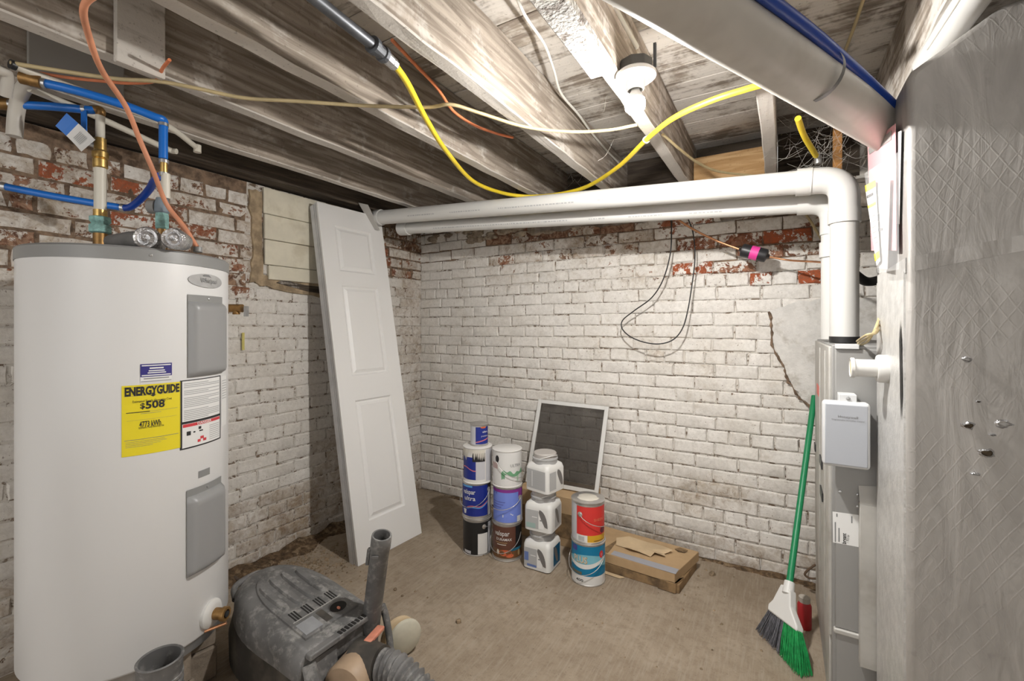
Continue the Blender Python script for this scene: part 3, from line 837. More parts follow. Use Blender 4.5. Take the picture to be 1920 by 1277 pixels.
def riser(px): return P(px, 300, TP)
r1 = riser(188); r2 = riser(304)
def zat(py, t=TP): return CAM.z + (HY - py) / FPX * t
cold = thing('cold_water_riser', 'white and brass pipe rising from the heater with a blue lever valve', 'pipe', (r1.x, r1.y, WT))
def seg(root, name, p, z0, z1, r, m, n=16): return MB().lathe([(r, z0), (r, z1)], n, (p.x, p.y, 0)).build(name, m, root, smooth=40)
seg(cold, 'nipple', r1, WT + 0.004, zat(438), 0.019, M['oldbrass'])
MB().lathe([(0.022, zat(438)), (0.030, zat(436)), (0.030, zat(424)), (0.023, zat(420)), (0.029, zat(416)), (0.029, zat(408)), (0.02, zat(406))], 8, (r1.x, r1.y, 0)).build('union_nut', M['verdigris'], cold, smooth=20)
seg(cold, 'brass_adapter', r1, zat(406), zat(394), 0.0185, M['brass'])
seg(cold, 'white_pipe', r1, zat(394), zat(316), 0.0165, M['cpvc'])
MB().lathe([(0.0165, zat(316)), (0.02, zat(314)), (0.02, zat(300)), (0.017, zat(298)), (0.022, zat(296)), (0.022, zat(286)), (0.0165, zat(282)), (0.0165, zat(260))], 18, (r1.x, r1.y, 0)).build('valve_body', M['brass'], cold, smooth=25)
seg(cold, 'upper_pipe', r1, zat(260), zat(216), 0.0125, M['cpvc'])
MB().tube(cr([Vector((r1.x, r1.y, zat(217))), Vector((r1.x, r1.y, zat(207))), Vector((r1.x, r1.y, zat(205))) - RT * 0.03], 5), 0.013, 12).build('elbow', M['oldbrass'], cold, smooth=50)
hv = Vector((r1.x, r1.y, 0)) - RT * 0.035 - FW * 0.02
lever = MB().box(-0.009, 0.009, -0.002, 0.002, 0, 1)
lv = MB().obox(Vector((hv.x, hv.y, (zat(268) + zat(212)) / 2)), RT * 0.010, FW * 0.002, UP * (zat(212) - zat(268)) / 2).build('valve_lever', M['pexblue'], cold, bevel=0.002)
MB().tube([Vector((r1.x, r1.y, zat(276))), Vector((hv.x, hv.y, zat(268))) - RT * 0.01], 0.009, 10).build('valve_stem', M['steel'], cold, smooth=40)
# tag tied to the lever
ta = P(104, 236, 1.43); tb = P(125, 212, 1.43); tcv = P(178, 262, 1.44); td = P(152, 284, 1.44)
tagroot = thing('valve_tag', 'white paper tag with a blue end hanging from the valve', 'tag', td)
def lerp4(u, v): return (ta.lerp(tb, v)).lerp(td.lerp(tcv, v), u) + FW * (0.006 * math.sin(u * 3))
g = MB(); g.grid(lambda u, v: lerp4(0.36 + u * 0.64, v), 6, 2); tp = g.build('paper', M['whitepaper'], tagroot, solid=0.0008)
g = MB(); g.grid(lambda u, v: lerp4(u * 0.36, v), 3, 2); g.build('blue_end', M['pexblue'], tagroot, solid=0.0008)
pr = MB()
for i in range(6):
    pr.grid(lambda u, v: lerp4(0.55 + 0.05 * i + 0.025 * v * 0.6, 0.2 + 0.55 * u) - FW * 0.0025, 2, 1)
pr.build('tag_print', M['softink'], tagroot)

hot = thing('hot_water_riser', 'blue, white and corroded green pipe rising from the heater on the right', 'pipe', (r2.x, r2.y, WT))
seg(hot, 'nipple', r2, WT + 0.004, zat(430), 0.015, M['oldbrass'])
MB().lathe([(0.015, zat(430)), (0.0195, zat(428)), (0.0195, zat(404)), (0.017, zat(400))], 8, (r2.x, r2.y, 0)).build('corroded_fitting', M['verdigris'], hot, smooth=20)
MB().lathe([(0.017, zat(400)), (0.021, zat(398)), (0.021, zat(384)), (0.0165, zat(372))], 14, (r2.x, r2.y, 0)).build('grey_coupling', plain('blue_grey_fitting', (0.20, 0.24, 0.28), 0.6), hot, smooth=30)
seg(hot, 'white_pipe', r2 + RT * 0.012, zat(372), zat(326), 0.0125, M['cpvc'])
seg(hot, 'brass_adapter', r2 + RT * 0.006, zat(326), zat(304), 0.0105, M['brass'])
for q in (327, 303): MB().lathe([(0.014, zat(q + 3)), (0.014, zat(q - 3))], 14, (r2 + RT * 0.006)[:2] + (0,)).build('crimp_ring', M['steel'], hot, smooth=40)
MB().lathe([(0.004, -0.012), (0.022, -0.012), (0.022, 0.012), (0.004, 0.012)], 18, Vector((r2.x, r2.y, zat(388))) - RT * 0.028, RT).build('gate_wheel', plain('worn_grey_wheel', (0.28, 0.27, 0.26), 0.6), hot, smooth=30)

def hose(name, label, pts, r, m, cat='pipe', n=10, sm=8, group=None, extra=None):
    pth = cr(pts, sm)
    root = None
    if extra:
        root = thing(name, label, cat, pts[-1], group=group)
        MB().tube(pth, r, n).build('run', m, root, smooth=60)
        for nm, at, ax, rr, ln, mm in extra:
            MB().lathe([(rr, -ln / 2), (rr, ln / 2)], 14, at, ax).build(nm, mm, root, smooth=40)
        return root
    return tag(MB().tube(pth, r, n).build(name, m, None, smooth=60), label, cat, group)
top2 = Vector((r2.x, r2.y, 0)) + RT * 0.004
p1 = [P(70, 153, 1.34), P(150, 172, 1.38), P(235, 198, 1.44), P(290, 219, 1.48), top2 + UP * zat(226), top2 + UP * zat(245), top2 + UP * zat(298)]
hose('blue_water_pipe', 'blue plastic pipe bending down from the joists to the right riser', p1, 0.0128, M['pexblue'],
     extra=[('crimp_ring', P(80, 156, 1.343), p1[1] - p1[0], 0.0148, 0.014, M['steel']), ('crimp_ring', top2 + UP * zat(234), UP, 0.0148, 0.01, M['steel']), ('end_elbow', P(58, 150, 1.33), p1[1] - p1[0], 0.0175, 0.045, M['oldbrass'])])
p2 = [P(28, 196, 1.43), P(100, 200, 1.46), P(165, 206, 1.49), Vector((r1.x, r1.y, zat(206))) - RT * 0.02]
hose('blue_water_pipe', 'short level blue pipe running left from the lever valve', p2, 0.0128, M['pexblue'],
     extra=[('crimp_ring', P(24, 196, 1.43), p2[1] - p2[0], 0.0145, 0.016, M['steel']), ('crimp_ring', P(158, 205, 1.487), p2[1] - p2[0], 0.0145, 0.01, M['steel']), ('brass_end', P(4, 195, 1.43), p2[1] - p2[0], 0.018, 0.06, M['oldbrass'])])
p3 = [P(-40, 340, 1.54), P(10, 350, 1.56), P(90, 366, 1.60), P(170, 380, 1.64), P(226, 389, 1.67)]
hose('blue_water_pipe', 'long blue pipe crossing behind the risers above the heater', p3, 0.0125, M['pexblue'],
     extra=[('crimp_ring', P(8, 349.6, 1.56), p3[2] - p3[1], 0.0142, 0.012, M['steel']), ('crimp_ring', P(230, 389.5, 1.67), p3[4] - p3[3], 0.0142, 0.012, M['steel'])])
p4 = [P(232, 390, 1.67), P(245, 388, 1.67), P(262, 375, 1.66), P(280, 355, 1.64), P(290, 338, 1.6), P(300, 330, 1.56)]
hose('blue_water_pipe', 'short dark blue pipe curving up to the right riser', p4, 0.0125, M['darkpex'])
# white pipes along the left wall head
def q(px, py, x): return OX(px, py, x)
hose('white_supply_pipe', 'white plastic pipe under the joists ending in an elbow', [OZ(25, 122, 2.012), OZ(100, 152, 2.012), OZ(200, 188, 2.012), OZ(310, 234, 2.01), OZ(368, 276, 2.0)], 0.011, M['cpvc'],
     extra=[('end_elbow', OZ(370, 279, 1.995), UP, 0.014, 0.03, M['cpvc']), ('black_clamp', OZ(24, 121.6, 2.012), OZ(100, 152, 2.012) - OZ(25, 122, 2.012), 0.0135, 0.012, M['blackplastic'])])
hose('white_supply_pipe', 'thin cream pipe tucked behind the blue bend, bent at its right end', [OZ(55, 166, 2.0), OZ(150, 205, 2.0), OZ(250, 250, 1.99), OZ(315, 280, 1.98), OZ(331, 284, 1.975)], 0.011, M['cpvc'])
hose('drain_stub', 'grey plastic pipe bending down the wall at the left edge', [P(62, 152, 1.37), P(50, 160, 1.4), P(38, 178, 1.42), P(30, 215, 1.44), P(27, 256, 1.44)], 0.02, M['oldpvc'], n=14)
hose('drain_stub', 'pale elbow fitting cut by the left edge under the ceiling', [P(-30, 128, 1.26), P(0, 132, 1.28), P(14, 142, 1.3), P(10, 180, 1.32)], 0.014, M['oldpvc'], n=14)
# foil wrapped flue ends on the heater
ff = thing('insulated_vent', 'foil ended grey foam tubes lying on the heater top', 'vent', (r2.x, r2.y, WT))
c0 = P(215, 440, 1.42); c1 = P(275, 440, 1.36); c2 = P(325, 446, 1.36)
for c in (c0, c1, c2): c.z = WT + 0.032
MB().tube([c0 - RT * 0.01, c0.lerp(c1, 0.5), c1 + FW * 0.02], [0.022, 0.027, 0.03], 16).build('foam_sleeve', M['foam'], ff, smooth=50)
MB().lathe([(0.03, 0.08), (0.034, 0.03), (0.036, 0.0), (0.030, -0.010), (0.022, -0.006), (0.012, -0.011), (0.002, -0.006)], 20, c1, FW + RT * -0.4).build('foil_end', M['shinyfoil'], ff, smooth=50)
MB().lathe([(0.026, 0.06), (0.031, 0.02), (0.033, 0.0), (0.028, -0.010), (0.019, -0.005), (0.011, -0.011), (0.002, -0.006)], 20, c2, FW + RT * -0.2).build('foil_end', M['shinyfoil'], ff, smooth=50)
# relief valve on the wall side
tv = thing('relief_valve', 'brass relief valve poking out past the heater side', 'valve', P(440, 578, 1.75))
c = P(440, 578, 1.75)
MB().tube([c - RT * 0.05, c + RT * 0.03], 0.016, 14).build('body', M['oldbrass'], tv, smooth=40)
MB().tube([c + RT * 0.006, c + RT * 0.006 - UP * 0.024], 0.013, 12).build('outlet', M['oldbrass'], tv, smooth=40)
MB().obox(c + RT * 0.045 - UP * 0.012, RT * 0.003, FW * 0.012, UP * 0.02).build('lever', M['steel'], tv)
MB().obox(OX(456, 640, 0.02), (0.002, 0, 0), (0, 0.006, 0), (0, 0, 0.045)).build('paint_mark', plain('old_yellow_paint', (0.62, 0.54, 0.18), 0.8), wall_left)
hose('power_cord', 'orange insulated cord snaking from the ceiling down to the heater top', [P(230, -25, 0.93), P(180, -10, 0.95), P(157, 15, 0.98), P(165, 62, 1.06), P(190, 130, 1.17), P(236, 200, 1.28), P(262, 262, 1.35), P(287, 320, 1.40), P(312, 382, 1.47), P(345, 425, 1.48), P(369, 463, 1.49)], 0.0072, plain('salmon_cable', (0.70, 0.30, 0.17), 0.5, var=0.2, scale=6), 'cord',
     extra=[('cord_clamp', P(371, 468, 1.49), UP, 0.013, 0.016, M['greytrim'])])
hose('wire_stub', 'dark pipe stub between the wall and the vacuum', [OZ(415, 1068, 0.009), OZ(457, 1093, 0.009)], 0.008, plain('rusty_rod', (0.10, 0.07, 0.05), 0.7), 'rod')

# ================================================================== white door panel leaning on the left wall
B0, B1 = Vector((0.505, -1.040, 0)), Vector((0.530, -0.580, 0))       # front foot edge
T0, T1 = Vector((0.118, -1.012, 1.985)), Vector((0.132, -0.535, 1.985))
door = thing('door_panel', 'white narrow three panel door slab leaning against the left wall', 'door slab', B0)
du = (B1 - B0).normalized(); dv_ = ((T0 + T1) / 2 - (B0 + B1) / 2); DH = dv_.length; dv_.normalize()
dn = du.cross(dv_).normalized()
if dn.x < 0: dn = -dn
DW = (B1 - B0).length; TH = 0.035
D = lambda u, v, w: B0 + du * u + dv_ * v + dn * w
def dbox(u0, u1, v0, v1, w0, w1):
    vs = [D(u, v, w) for w in (w0, w1) for u, v in ((u0, v0), (u1, v0), (u1, v1), (u0, v1))]
    return MB().add(vs, [(0, 3, 2, 1), (4, 5, 6, 7), (0, 1, 5, 4), (1, 2, 6, 5), (2, 3, 7, 6), (3, 0, 4, 7)])
sl = dbox(0, DW, 0.002, DH, -TH, -0.0095).build('slab', M['dooredge'], door, bevel=0.002)
dbox(0.0, DW, 0.004, DH - 0.004, -TH * 2 - 0.003, -TH - 0.003).build('folded_leaf', M['dooredge'], door, bevel=0.002)
RAILS = [(0.0, 0.20), (0.86, 1.0), (1.535, 1.62), (1.90, DH)]
ST = 0.10
for (a, b) in RAILS: dbox(ST, DW - ST, max(0.002, a), b, -0.0095, 0).build('rail', M['doorpaint'], door)
dbox(0.0, ST, 0.002, DH, -0.0095, 0).build('stile', M['doorpaint'], door)
dbox(DW - ST, DW, 0.002, DH, -0.0095, 0).build('stile', M['doorpaint'], door)
for (v0, v1) in [(0.20, 0.86), (1.0, 1.535), (1.62, 1.90)]:
    b = MB()
    def rr(i, w): return [D(ST + i, v0 + i, w), D(DW - ST - i, v0 + i, w), D(DW - ST - i, v1 - i, w), D(ST + i, v1 - i, w)]
    rings = [rr(0, 0.0), rr(0.008, -0.0085), rr(0.016, -0.0085), rr(0.034, -0.001), rr(0.036, -0.0015)]
    vs = [p for r in rings for p in r]
    fs = [(a * 4 + k, a * 4 + (k + 1) % 4, a * 4 + 4 + (k + 1) % 4, a * 4 + 4 + k) for a in range(4) for k in range(4)] + [(16, 17, 18, 19)]
    b.add(vs, fs).build('raised_panel', M['doorpaint'], door)
dbox(-0.0008, 0.0, 0.01, DH - 0.01, -0.019, -0.017).build('edge_seam', M['greytrim'], door)

# ================================================================== pipes and cables under the joists
def pvc_run(root, pts, r, bend):
    """straight runs joined by round elbows"""
    path = [pts[0]]
    for i in range(1, len(pts) - 1):
        a = (pts[i - 1] - pts[i]).normalized(); c = (pts[i + 1] - pts[i]).normalized()
        s, e = pts[i] + a * bend, pts[i] + c * bend
        path += [s.lerp(pts[i], t).lerp(pts[i].lerp(e, t), t) for t in [k / 8 for k in range(9)]]
    path.append(pts[-1])
    return path
PR = 0.0445
vA = P(1583, 640, 1.66)
zt = CAM.z + (HY - 335) / FPX * 1.66
endA = P(712, 408, 2.93)
main = thing('vent_pipe', 'front white plastic vent pipe rising from the furnace and crossing to the left wall', 'pipe', (vA.x, vA.y, 1.2))
top = Vector((vA.x, vA.y, zt)); dirA = (endA - top).normalized()
MB().tube([Vector((vA.x, vA.y, 1.215)), Vector((vA.x, vA.y, zt - 0.12))], PR, 28).build('riser', M['pvc'], main, smooth=50)
el = [Vector((vA.x, vA.y, zt - 0.125))] + pvc_run(None, [Vector((vA.x, vA.y, zt - 0.13)), top, top + dirA * 0.12], PR, 0.075)[1:-1] + [top + dirA * 0.12]
MB().tube(el, PR + 0.004, 28).build('elbow', M['pvc'], main, smooth=60)
MB().lathe([(PR + 0.0065, 0), (PR + 0.0065, 0.052)], 28, (vA.x, vA.y, zt - 0.165)).build('coupling', M['pvc'], main, smooth=40)
MB().lathe([(PR + 0.0065, 0), (PR + 0.0065, 0.05)], 28, top + dirA * 0.10, dirA).build('coupling', M['pvc'], main, smooth=40)
MB().tube([top + dirA * 0.10, endA], PR, 28).build('level_run', M['pvc'], main, smooth=50)
MB().lathe([(PR + 0.006, -0.02), (PR + 0.006, 0.045), (PR + 0.002, 0.05)], 28, endA, dirA).build('end_cap', M['pvc'], main, smooth=40)
MB().lathe([(PR + 0.002, 0), (PR + 0.002, 0.022)], 24, (vA.x, vA.y, 1.207)).build('rubber_gasket', M['blackrubber'], main, smooth=40)
# print along the pipe: small dashes
def dashes(root, a, b, r, up, n, seed):
    rr_ = random.Random(seed); m = MB(); d = (b - a); L_ = d.length; d.normalize()
    side = d.cross(UP).normalized()
    if side.dot(CAM - a) < 0: side = -side
    u2 = d.cross(side).normalized()
    if u2.z < 0: u2 = -u2
    nrm = (side * math.cos(up) + u2 * math.sin(up)); tang = d.cross(nrm).normalized()
    s = 0.1
    while s < L_ - 0.2:
        w = rr_.uniform(0.004, 0.016)
        c = a + d * s + nrm * (r + 0.0006)
        m.add([c - tang * 0.003, c + d * w - tang * 0.003, c + d * w + tang * 0.003, c + tang * 0.003], [(0, 1, 2, 3)])
        s += w + rr_.choice([0.004, 0.006, 0.006, 0.12 if rr_.random() < 0.25 else 0.008])
    m.build('pipe_print', M['softink'], root)['kind'] = 'stuff'
dashes(main, top + dirA * 0.2, endA, PR, -0.35, 60, 3)
offs = Vector((0.0, 0.125, -0.004))
back = thing('vent_pipe', 'rear white plastic vent pipe running behind the front one near the wall', 'pipe', (vA.x - 0.03, vA.y + 0.13, 1.2))
vB = vA + Vector((-0.022, 0.14, 0)); topB = Vector((vB.x, vB.y, zt - 0.05)); endB = P(745, 425, 2.93) + Vector((0, 0.06, 0)); dirB = (endB - topB).normalized()
MB().tube([Vector((vB.x, vB.y, 1.215)), Vector((vB.x, vB.y, zt - 0.16))], PR * 0.92, 24).build('riser', M['pvc'], back, smooth=50)
MB().tube([Vector((vB.x, vB.y, zt - 0.18))] + pvc_run(None, [Vector((vB.x, vB.y, zt - 0.18)), topB, topB + dirB * 0.12], PR, 0.075)[1:-1] + [topB + dirB * 0.12], PR * 0.92 + 0.004, 24).build('elbow', M['pvc'], back, smooth=60)
MB().tube([topB + dirB * 0.1, endB], PR * 0.86, 24).build('level_run', M['pvc'], back, smooth=50)
MB().lathe([(PR * 0.86 + 0.008, -0.05), (PR * 0.86 + 0.008, 0.03)], 24, endB, dirB).build('end_elbow', M['pvc'], back, smooth=40)
MB().lathe([(PR * 0.92 + 0.006, 0), (PR * 0.92 + 0.006, 0.06)], 24, (vB.x, vB.y, zt - 0.27)).build('coupling', M['pvc'], back, smooth=40)
dashes(back, topB + dirB * 0.3, endB, PR * 0.86, -0.5, 60, 5)
# strap holding the pipe end to the joist
tag(MB().add([P(672, 380, 2.86), P(690, 384, 2.86), P(712, 432, 2.92), P(700, 430, 2.92)], [(0, 1, 2, 3)]).build('pipe_strap', plain('grey_strap', (0.42, 0.40, 0.37), 0.7), solid=0.004), 'grey strap hanging from a joist beside the vent pipe end', 'strap')

# sloping old drain pipe to the right
pdir = Vector((0.431, 0.902, 0)).normalized()
pa = P(1483, 128, 1.0)
dp = thing('drain_pipe', 'dusty off-white large pipe crossing overhead at the right', 'pipe', pa)
MB().tube([pa - pdir * 2.0, pa + pdir * 0.72], 0.057, 36).build('pipe_run', M['oldpvc'], dp, smooth=50)
MB().lathe([(0.0585, -0.007), (0.0585, 0.007)], 36, P(1528, 142, 1.035) - RT * 0.0, pdir, caps=False).build('hanger_strap', plain('dark_strap', (0.22, 0.215, 0.21), 0.5, 0.4), dp, smooth=50)
hb = [P(1415, -20, 0.80), P(1511, 52, 0.915), P(1566, 98, 1.0), P(1620, 146, 1.10), P(1674, 198, 1.20)]
hose('blue_water_pipe', 'dark blue pipe clipped along the big overhead drain pipe', hb, 0.0125, M['darkpex'])
st = P(1480, 122, 1.0)

# yellow gas hose and black iron pipe
Z2 = 2.0
gl = thing('gas_line', 'yellow flexible gas hose sagging between black pipe and drain pipe', 'gas hose', OZ(740, 122, Z2))
gp = [OZ(742, 124, Z2), OZ(765, 158, Z2), OZ(800, 225, Z2), OZ(838, 285, Z2), OZ(885, 338, Z2), OZ(935, 360, Z2), OZ(985, 368, Z2), OZ(1040, 365, Z2), OZ(1100, 350, Z2), OZ(1160, 312, Z2), OZ(1212, 262, Z2), OZ(1262, 222, Z2), OZ(1330, 190, Z2), OZ(1400, 167, Z2), OZ(1455, 152, Z2), OZ(1500, 138, Z2)]
gpath = cr(gp, 9)
MB().tube(gpath, 0.0098, 12).build('hose', M['gasyellow'], gl, smooth=60)
cA, cB = OZ(742, 124, Z2), OZ(690, 76, Z2)
ax = (cB - cA).normalized()
MB().lathe([(0.011, 0), (0.016, 0.006), (0.016, 0.022), (0.013, 0.024), (0.0165, 0.026), (0.0165, 0.05)], 8, cA, ax).build('fitting', M['steel'], gl, smooth=20)
MB().lathe([(0.018, 0.05), (0.0215, 0.052), (0.0215, 0.064), (0.0175, 0.066), (0.0175, 0.09), (0.0225, 0.092), (0.0225, 0.106), (0.016, 0.108)], 16, cA, ax).build('coupling', M['iron'], gl, smooth=20)
ip = OZ(560, -25, Z2)
MB().tube([cA + ax * 0.1, ip + (ip - cA) * 0.3], 0.0145, 16).build('iron_pipe', M['iron'], gl, smooth=50)
cl = OZ(1212, 262, Z2)
MB().tube(cr([cl + RT * 0.013, cl + UP * 0.013, cl - RT * 0.013, cl - UP * 0.013], 5, True), 0.0025, 6).build('cable_tie', M['whitecable'], gl)
hose('gas_line', 'short yellow hose end hanging in the corner above the vent elbow', [OZ(1496, 222, 1.99), OZ(1508, 255, 1.97), OZ(1530, 292, 1.94)], 0.0105, M['gasyellow'], 'gas hose',
     extra=[('nut', OZ(1534, 300, 1.93), UP, 0.013, 0.03, M['steel'])])

def cable(name, label, pix, z, r, m, group='cables under the joists', lift=None):
    pts = [OZ(x, y, z) for x, y in pix]
    return hose(name, label, pts, r, m, 'cable', n=8, sm=7)
cable('beige_cable', 'beige flat cable running across under the joists to the lamp', [(20, 118), (120, 134), (220, 148), (300, 153), (380, 168), (460, 184), (560, 190), (680, 198), (800, 201), (845, 196), (900, 212), (985, 238), (1070, 247), (1140, 244), (1195, 234)], 2.015, 0.0062, M['romex'])
cable('beige_cable', 'beige cable running from the lamp towards the vent elbow', [(1243, 252), (1275, 280), (1310, 306), (1350, 322), (1420, 330)], 2.015, 0.0058, M['romex'])
hose('beige_cable', 'beige cable dropping in front of the back wall at the vent riser', [OY(1472, 345, -0.12), OY(1492, 375, -0.1), OY(1520, 415, -0.08), OY(1550, 465, -0.06), OY(1560, 480, -0.05)], 0.0062, M['romex'], 'cable', 8)
cable('beige_cable', 'beige cable crossing the planks at the top right', [(1625, -20), (1612, 20), (1598, 60), (1585, 95), (1578, 120)], 2.25, 0.0055, M['romex'])
cable('orange_cable', 'thin orange cable clipped to the far left joists', [(40, 130), (75, 137), (130, 146), (190, 152), (240, 156), (290, 152), (305, 128), (318, 112)], 2.03, 0.0048, M['orange'])
cable('orange_cable', 'orange cable stretched along the joist beside the yellow hose', [(735, 75), (770, 112), (820, 165), (850, 208), (890, 235), (930, 250), (962, 258)], 2.06, 0.0052, M['orange'])
cable('white_cable', 'white cable stapled to the planks left of the lamp', [(962, -20), (985, 30), (1020, 82), (1038, 130), (1052, 175), (1085, 215), (1110, 250), (1140, 285), (1165, 310)], 2.22, 0.0052, M['whitecable'])
cable('white_cable', 'thick white cable end above the lamp', [(1128, -30), (1150, 10), (1172, 50), (1194, 88)], 2.2, 0.0085, M['whitecable'])
cable('white_cable', 'short white cable end at the ceiling beside the foil duct', [(1655, 190), (1680, 178), (1705, 165)], 2.1, 0.006, M['whitecable'])
# strips of wood and webs in the corner over the elbow
o = tag(MB().obox(OY(1570, 275, -0.3), (0.016, 0, 0), (0, 0.008, 0), (0, 0, 0.10)).build('wood_strip', plain('orange_stained_wood', (0.36, 0.17, 0.05), 0.8, var=0.4, scale=30, bump=0.6)), 'rusty orange strip of wood hanging behind the vent elbow', 'wood strip')
wb = MB()
r_ = random.Random(5)
def webs(cpx, cpy, sx, sy, y0, n, L_):
    for i in range(n):
        a = OY(cpx + r_.gauss(0, sx), cpy + r_.gauss(0, sy), y0 + r_.uniform(-0.15, 0.15))
        d = Vector((r_.uniform(-1, 1), r_.uniform(-0.4, 0.4), r_.uniform(-1, 0.6))).normalized() * r_.uniform(0.3, 1) * L_
        m_ = a + d * 0.5 + Vector((0, 0, -r_.uniform(0.0, 0.03)))
        wb.tube(cr([a, m_, a + d], 3), r_.uniform(0.00025, 0.0006), 3, caps=False)
webs(1545, 250, 40, 45, -0.3, 150, 0.16)
webs(1110, 180, 40, 30, -0.7, 16, 0.12)
webs(1020, 330, 60, 20, -0.15, 40, 0.2)
tag(wb.build('cobweb', M['web']), 'dusty cobwebs strung between joists and pipes', 'cobweb', kind='stuff')

# ================================================================== lamps
def ceiling_lamp(LB, label, mat, ldir):
    lamp = thing('ceiling_lamp', label, 'lamp', LB)
    ldir = ldir.normalized()
    MB().lathe([(0.05, 0.0), (0.05, 0.042)], 8, LB + Vector((0, 0, -0.004)), UP).build('junction_box', plain('dusty_black_box', (0.06, 0.058, 0.055), 0.6), lamp, bevel=0.003)
    MB().lathe([(0.054, -0.006), (0.060, 0.0), (0.060, 0.010), (0.050, 0.019), (0.03, 0.024), (0.026, 0.05), (0.021, 0.053), (0.019, 0.03)], 36, LB, ldir).build('lampholder', M['porcelain'], lamp, smooth=40)
    MB().obox(LB + Vector((0.05, 0.03, 0.06)), (0.004, 0, 0), (0, 0.005, 0), (0, 0, 0.035)).build('box_bracket', M['iron'], lamp)
    MB().lathe([(0.001, 0.045), (0.012, 0.046), (0.0135, 0.056), (0.02, 0.066), (0.0275, 0.082)], 24, LB, ldir).build('bulb_collar', M['porcelain'], lamp, smooth=70)
    MB().lathe([(0.0275, 0.082), (0.0292, 0.090), (0.030, 0.098), (0.0296, 0.103)], 24, LB, ldir, caps=False).build('bulb_shoulder', M['bulbglow'], lamp, smooth=70)
    MB().lathe([(0.0296, 0.103), (0.0275, 0.113), (0.018, 0.124), (0.001, 0.128)], 24, LB, ldir).build('bulb_dome', mat, lamp, smooth=70)
    MB().lathe([(0.004, 0), (0.004, 0.002), (0.001, 0.003)], 8, LB + ldir * 0.0225 + Vector((0.037, 0.01, 0)), ldir).build('mounting_screw', M['steel'], lamp)
lc = OZ(1198, 142, JB - 0.006)
ceiling_lamp(Vector((2.035, lc.y, JB)), 'white porcelain lampholder with a bare lit bulb under the joist', M['bulb'], Vector((0.02, -0.14, -1)))
ceiling_lamp(Vector((1.63, -4.25, JB)), 'added fill lamp with a lit bulb, unseen behind the camera', M['fillbulb'], Vector((0, 0.05, -1)))  # unseen lamp, added to fill the room from behind the camera

# ================================================================== furnace, foil duct
FX, FY0, FY1, FZ = 2.553, -0.84, -0.12, 1.205
fur = thing('furnace', 'grey steel furnace cabinet in the right corner', 'furnace', (FX, FY0, 0))
MB().box(FX + 0.004, 3.1, FY0 + 0.004, FY1, 0.03, FZ).build('cabinet', M['furnace'], fur, bevel=0.003)
MB().box(FX - 0.004, FX + 0.010, FY0 + 0.012, FY1, 0.24, FZ - 0.006).build('side_door', M['furnacelight'], fur, bevel=0.003)
MB().box(FX + 0.012, 3.05, FY0 - 0.003, FY0 + 0.02, 0.28, FZ - 0.012).build('front_panel', M['furnace'], fur, bevel=0.003)
MB().box(FX + 0.008, 3.05, FY0 - 0.010, FY0 + 0.02, 0.262, 0.279).build('panel_lip', M['furnacelight'], fur, bevel=0.004)
MB().box(FX + 0.016, 3.05, FY0 - 0.003, FY0 + 0.004, 0.0, 0.26).build('base_panel', M['furnace'], fur)
MB().box(FX - 0.002, FX + 0.020, FY0 + 0.02, FY1, 0.0, 0.24).build('base_side', M['furnacelight'], fur, bevel=0.004)
for z0, z1, dx in [(0.28, 1.18, -0.0055)]:
    for yy in (-0.70, -0.45):
        MB().box(FX - 0.008, FX - 0.003, yy - 0.008, yy + 0.008, z0, z1).build('pressed_rib', M['furnacelight'], fur, bevel=0.002)
for px, py in [(1540, 866), (1541, 925)]:
    c = OX(px, py, FX - 0.005)
    MB().obox(c, (0.0035, 0, 0), (0, 0.055, 0), (0, 0, 0.016)).build('slot_clip', M['blackplastic'], fur)
c = OX(1533.5, 731, FX - 0.005)
MB().obox(c, (0.001, 0, 0), (0, 0.06, 0), (0, 0, 0.022)).build('red_sticker', plain('faded_red_sticker', (0.68, 0.14, 0.11), 0.5), fur)
c = OX(1529, 838, FX - 0.004)
MB().obox(c, (0.004, 0, 0), (0, 0.03, 0), (0, 0, 0.016)).build('slot_clip', M['blackplastic'], fur)
MB().box(FX + 0.012, FX + 0.075, FY0 - 0.012, FY0 + 0.004, FZ - 0.012, FZ + 0.004).build('top_bracket', M['zoneframe'], fur, bevel=0.002)
fn = lambda px, py, k=0.0005: OY(px, py, FY0 - 0.003 - k)
def fq(name, c4, mat, parent=fur, k=0.0006): return MB().add([fn(x, y, k) for x, y in c4], [(0, 3, 2, 1)]).build(name, mat, parent)
stick = fq('data_sticker', [(1561, 959), (1620, 967), (1620, 1028), (1562, 1017)], M['whitepaper'])
def sideprint(txt, cx, cy, size, width, m=M['ink'], bold=0.0):
    c = fn(cx, cy, 0.0014)
    return lettering('sticker_print', txt, lambda x, y: Vector((c.x + -y, c.y, c.z + x)), m, stick, size, width, bold)
sideprint('bryant', 1583, 1010, 0.016, 0.034, bold=0.02)
sideprint('1 1/2 hp', 1590, 1011, 0.008, 0.026)
for x0, ya, yb in [(1566, 979, 1016), (1573, 990, 1016), (1597, 968, 981), (1569, 963, 969)]:
    fq('sticker_print', [(x0 - 1, ya), (x0 + 1.3, ya), (x0 + 1.3, yb), (x0 - 1, yb)], M['greyink'], stick, 0.0012)
for px, py in [(1575, 922), (1608, 928), (1618, 946), (1618, 690), (1590, 760), (1608, 950)]:
    c = fn(px, py)
    MB().lathe([(0.005, 0), (0.0045, 0.003), (0.001, 0.004)], 10, c, (0, -1, 0)).build('screw', M['steel'], fur, smooth=50)
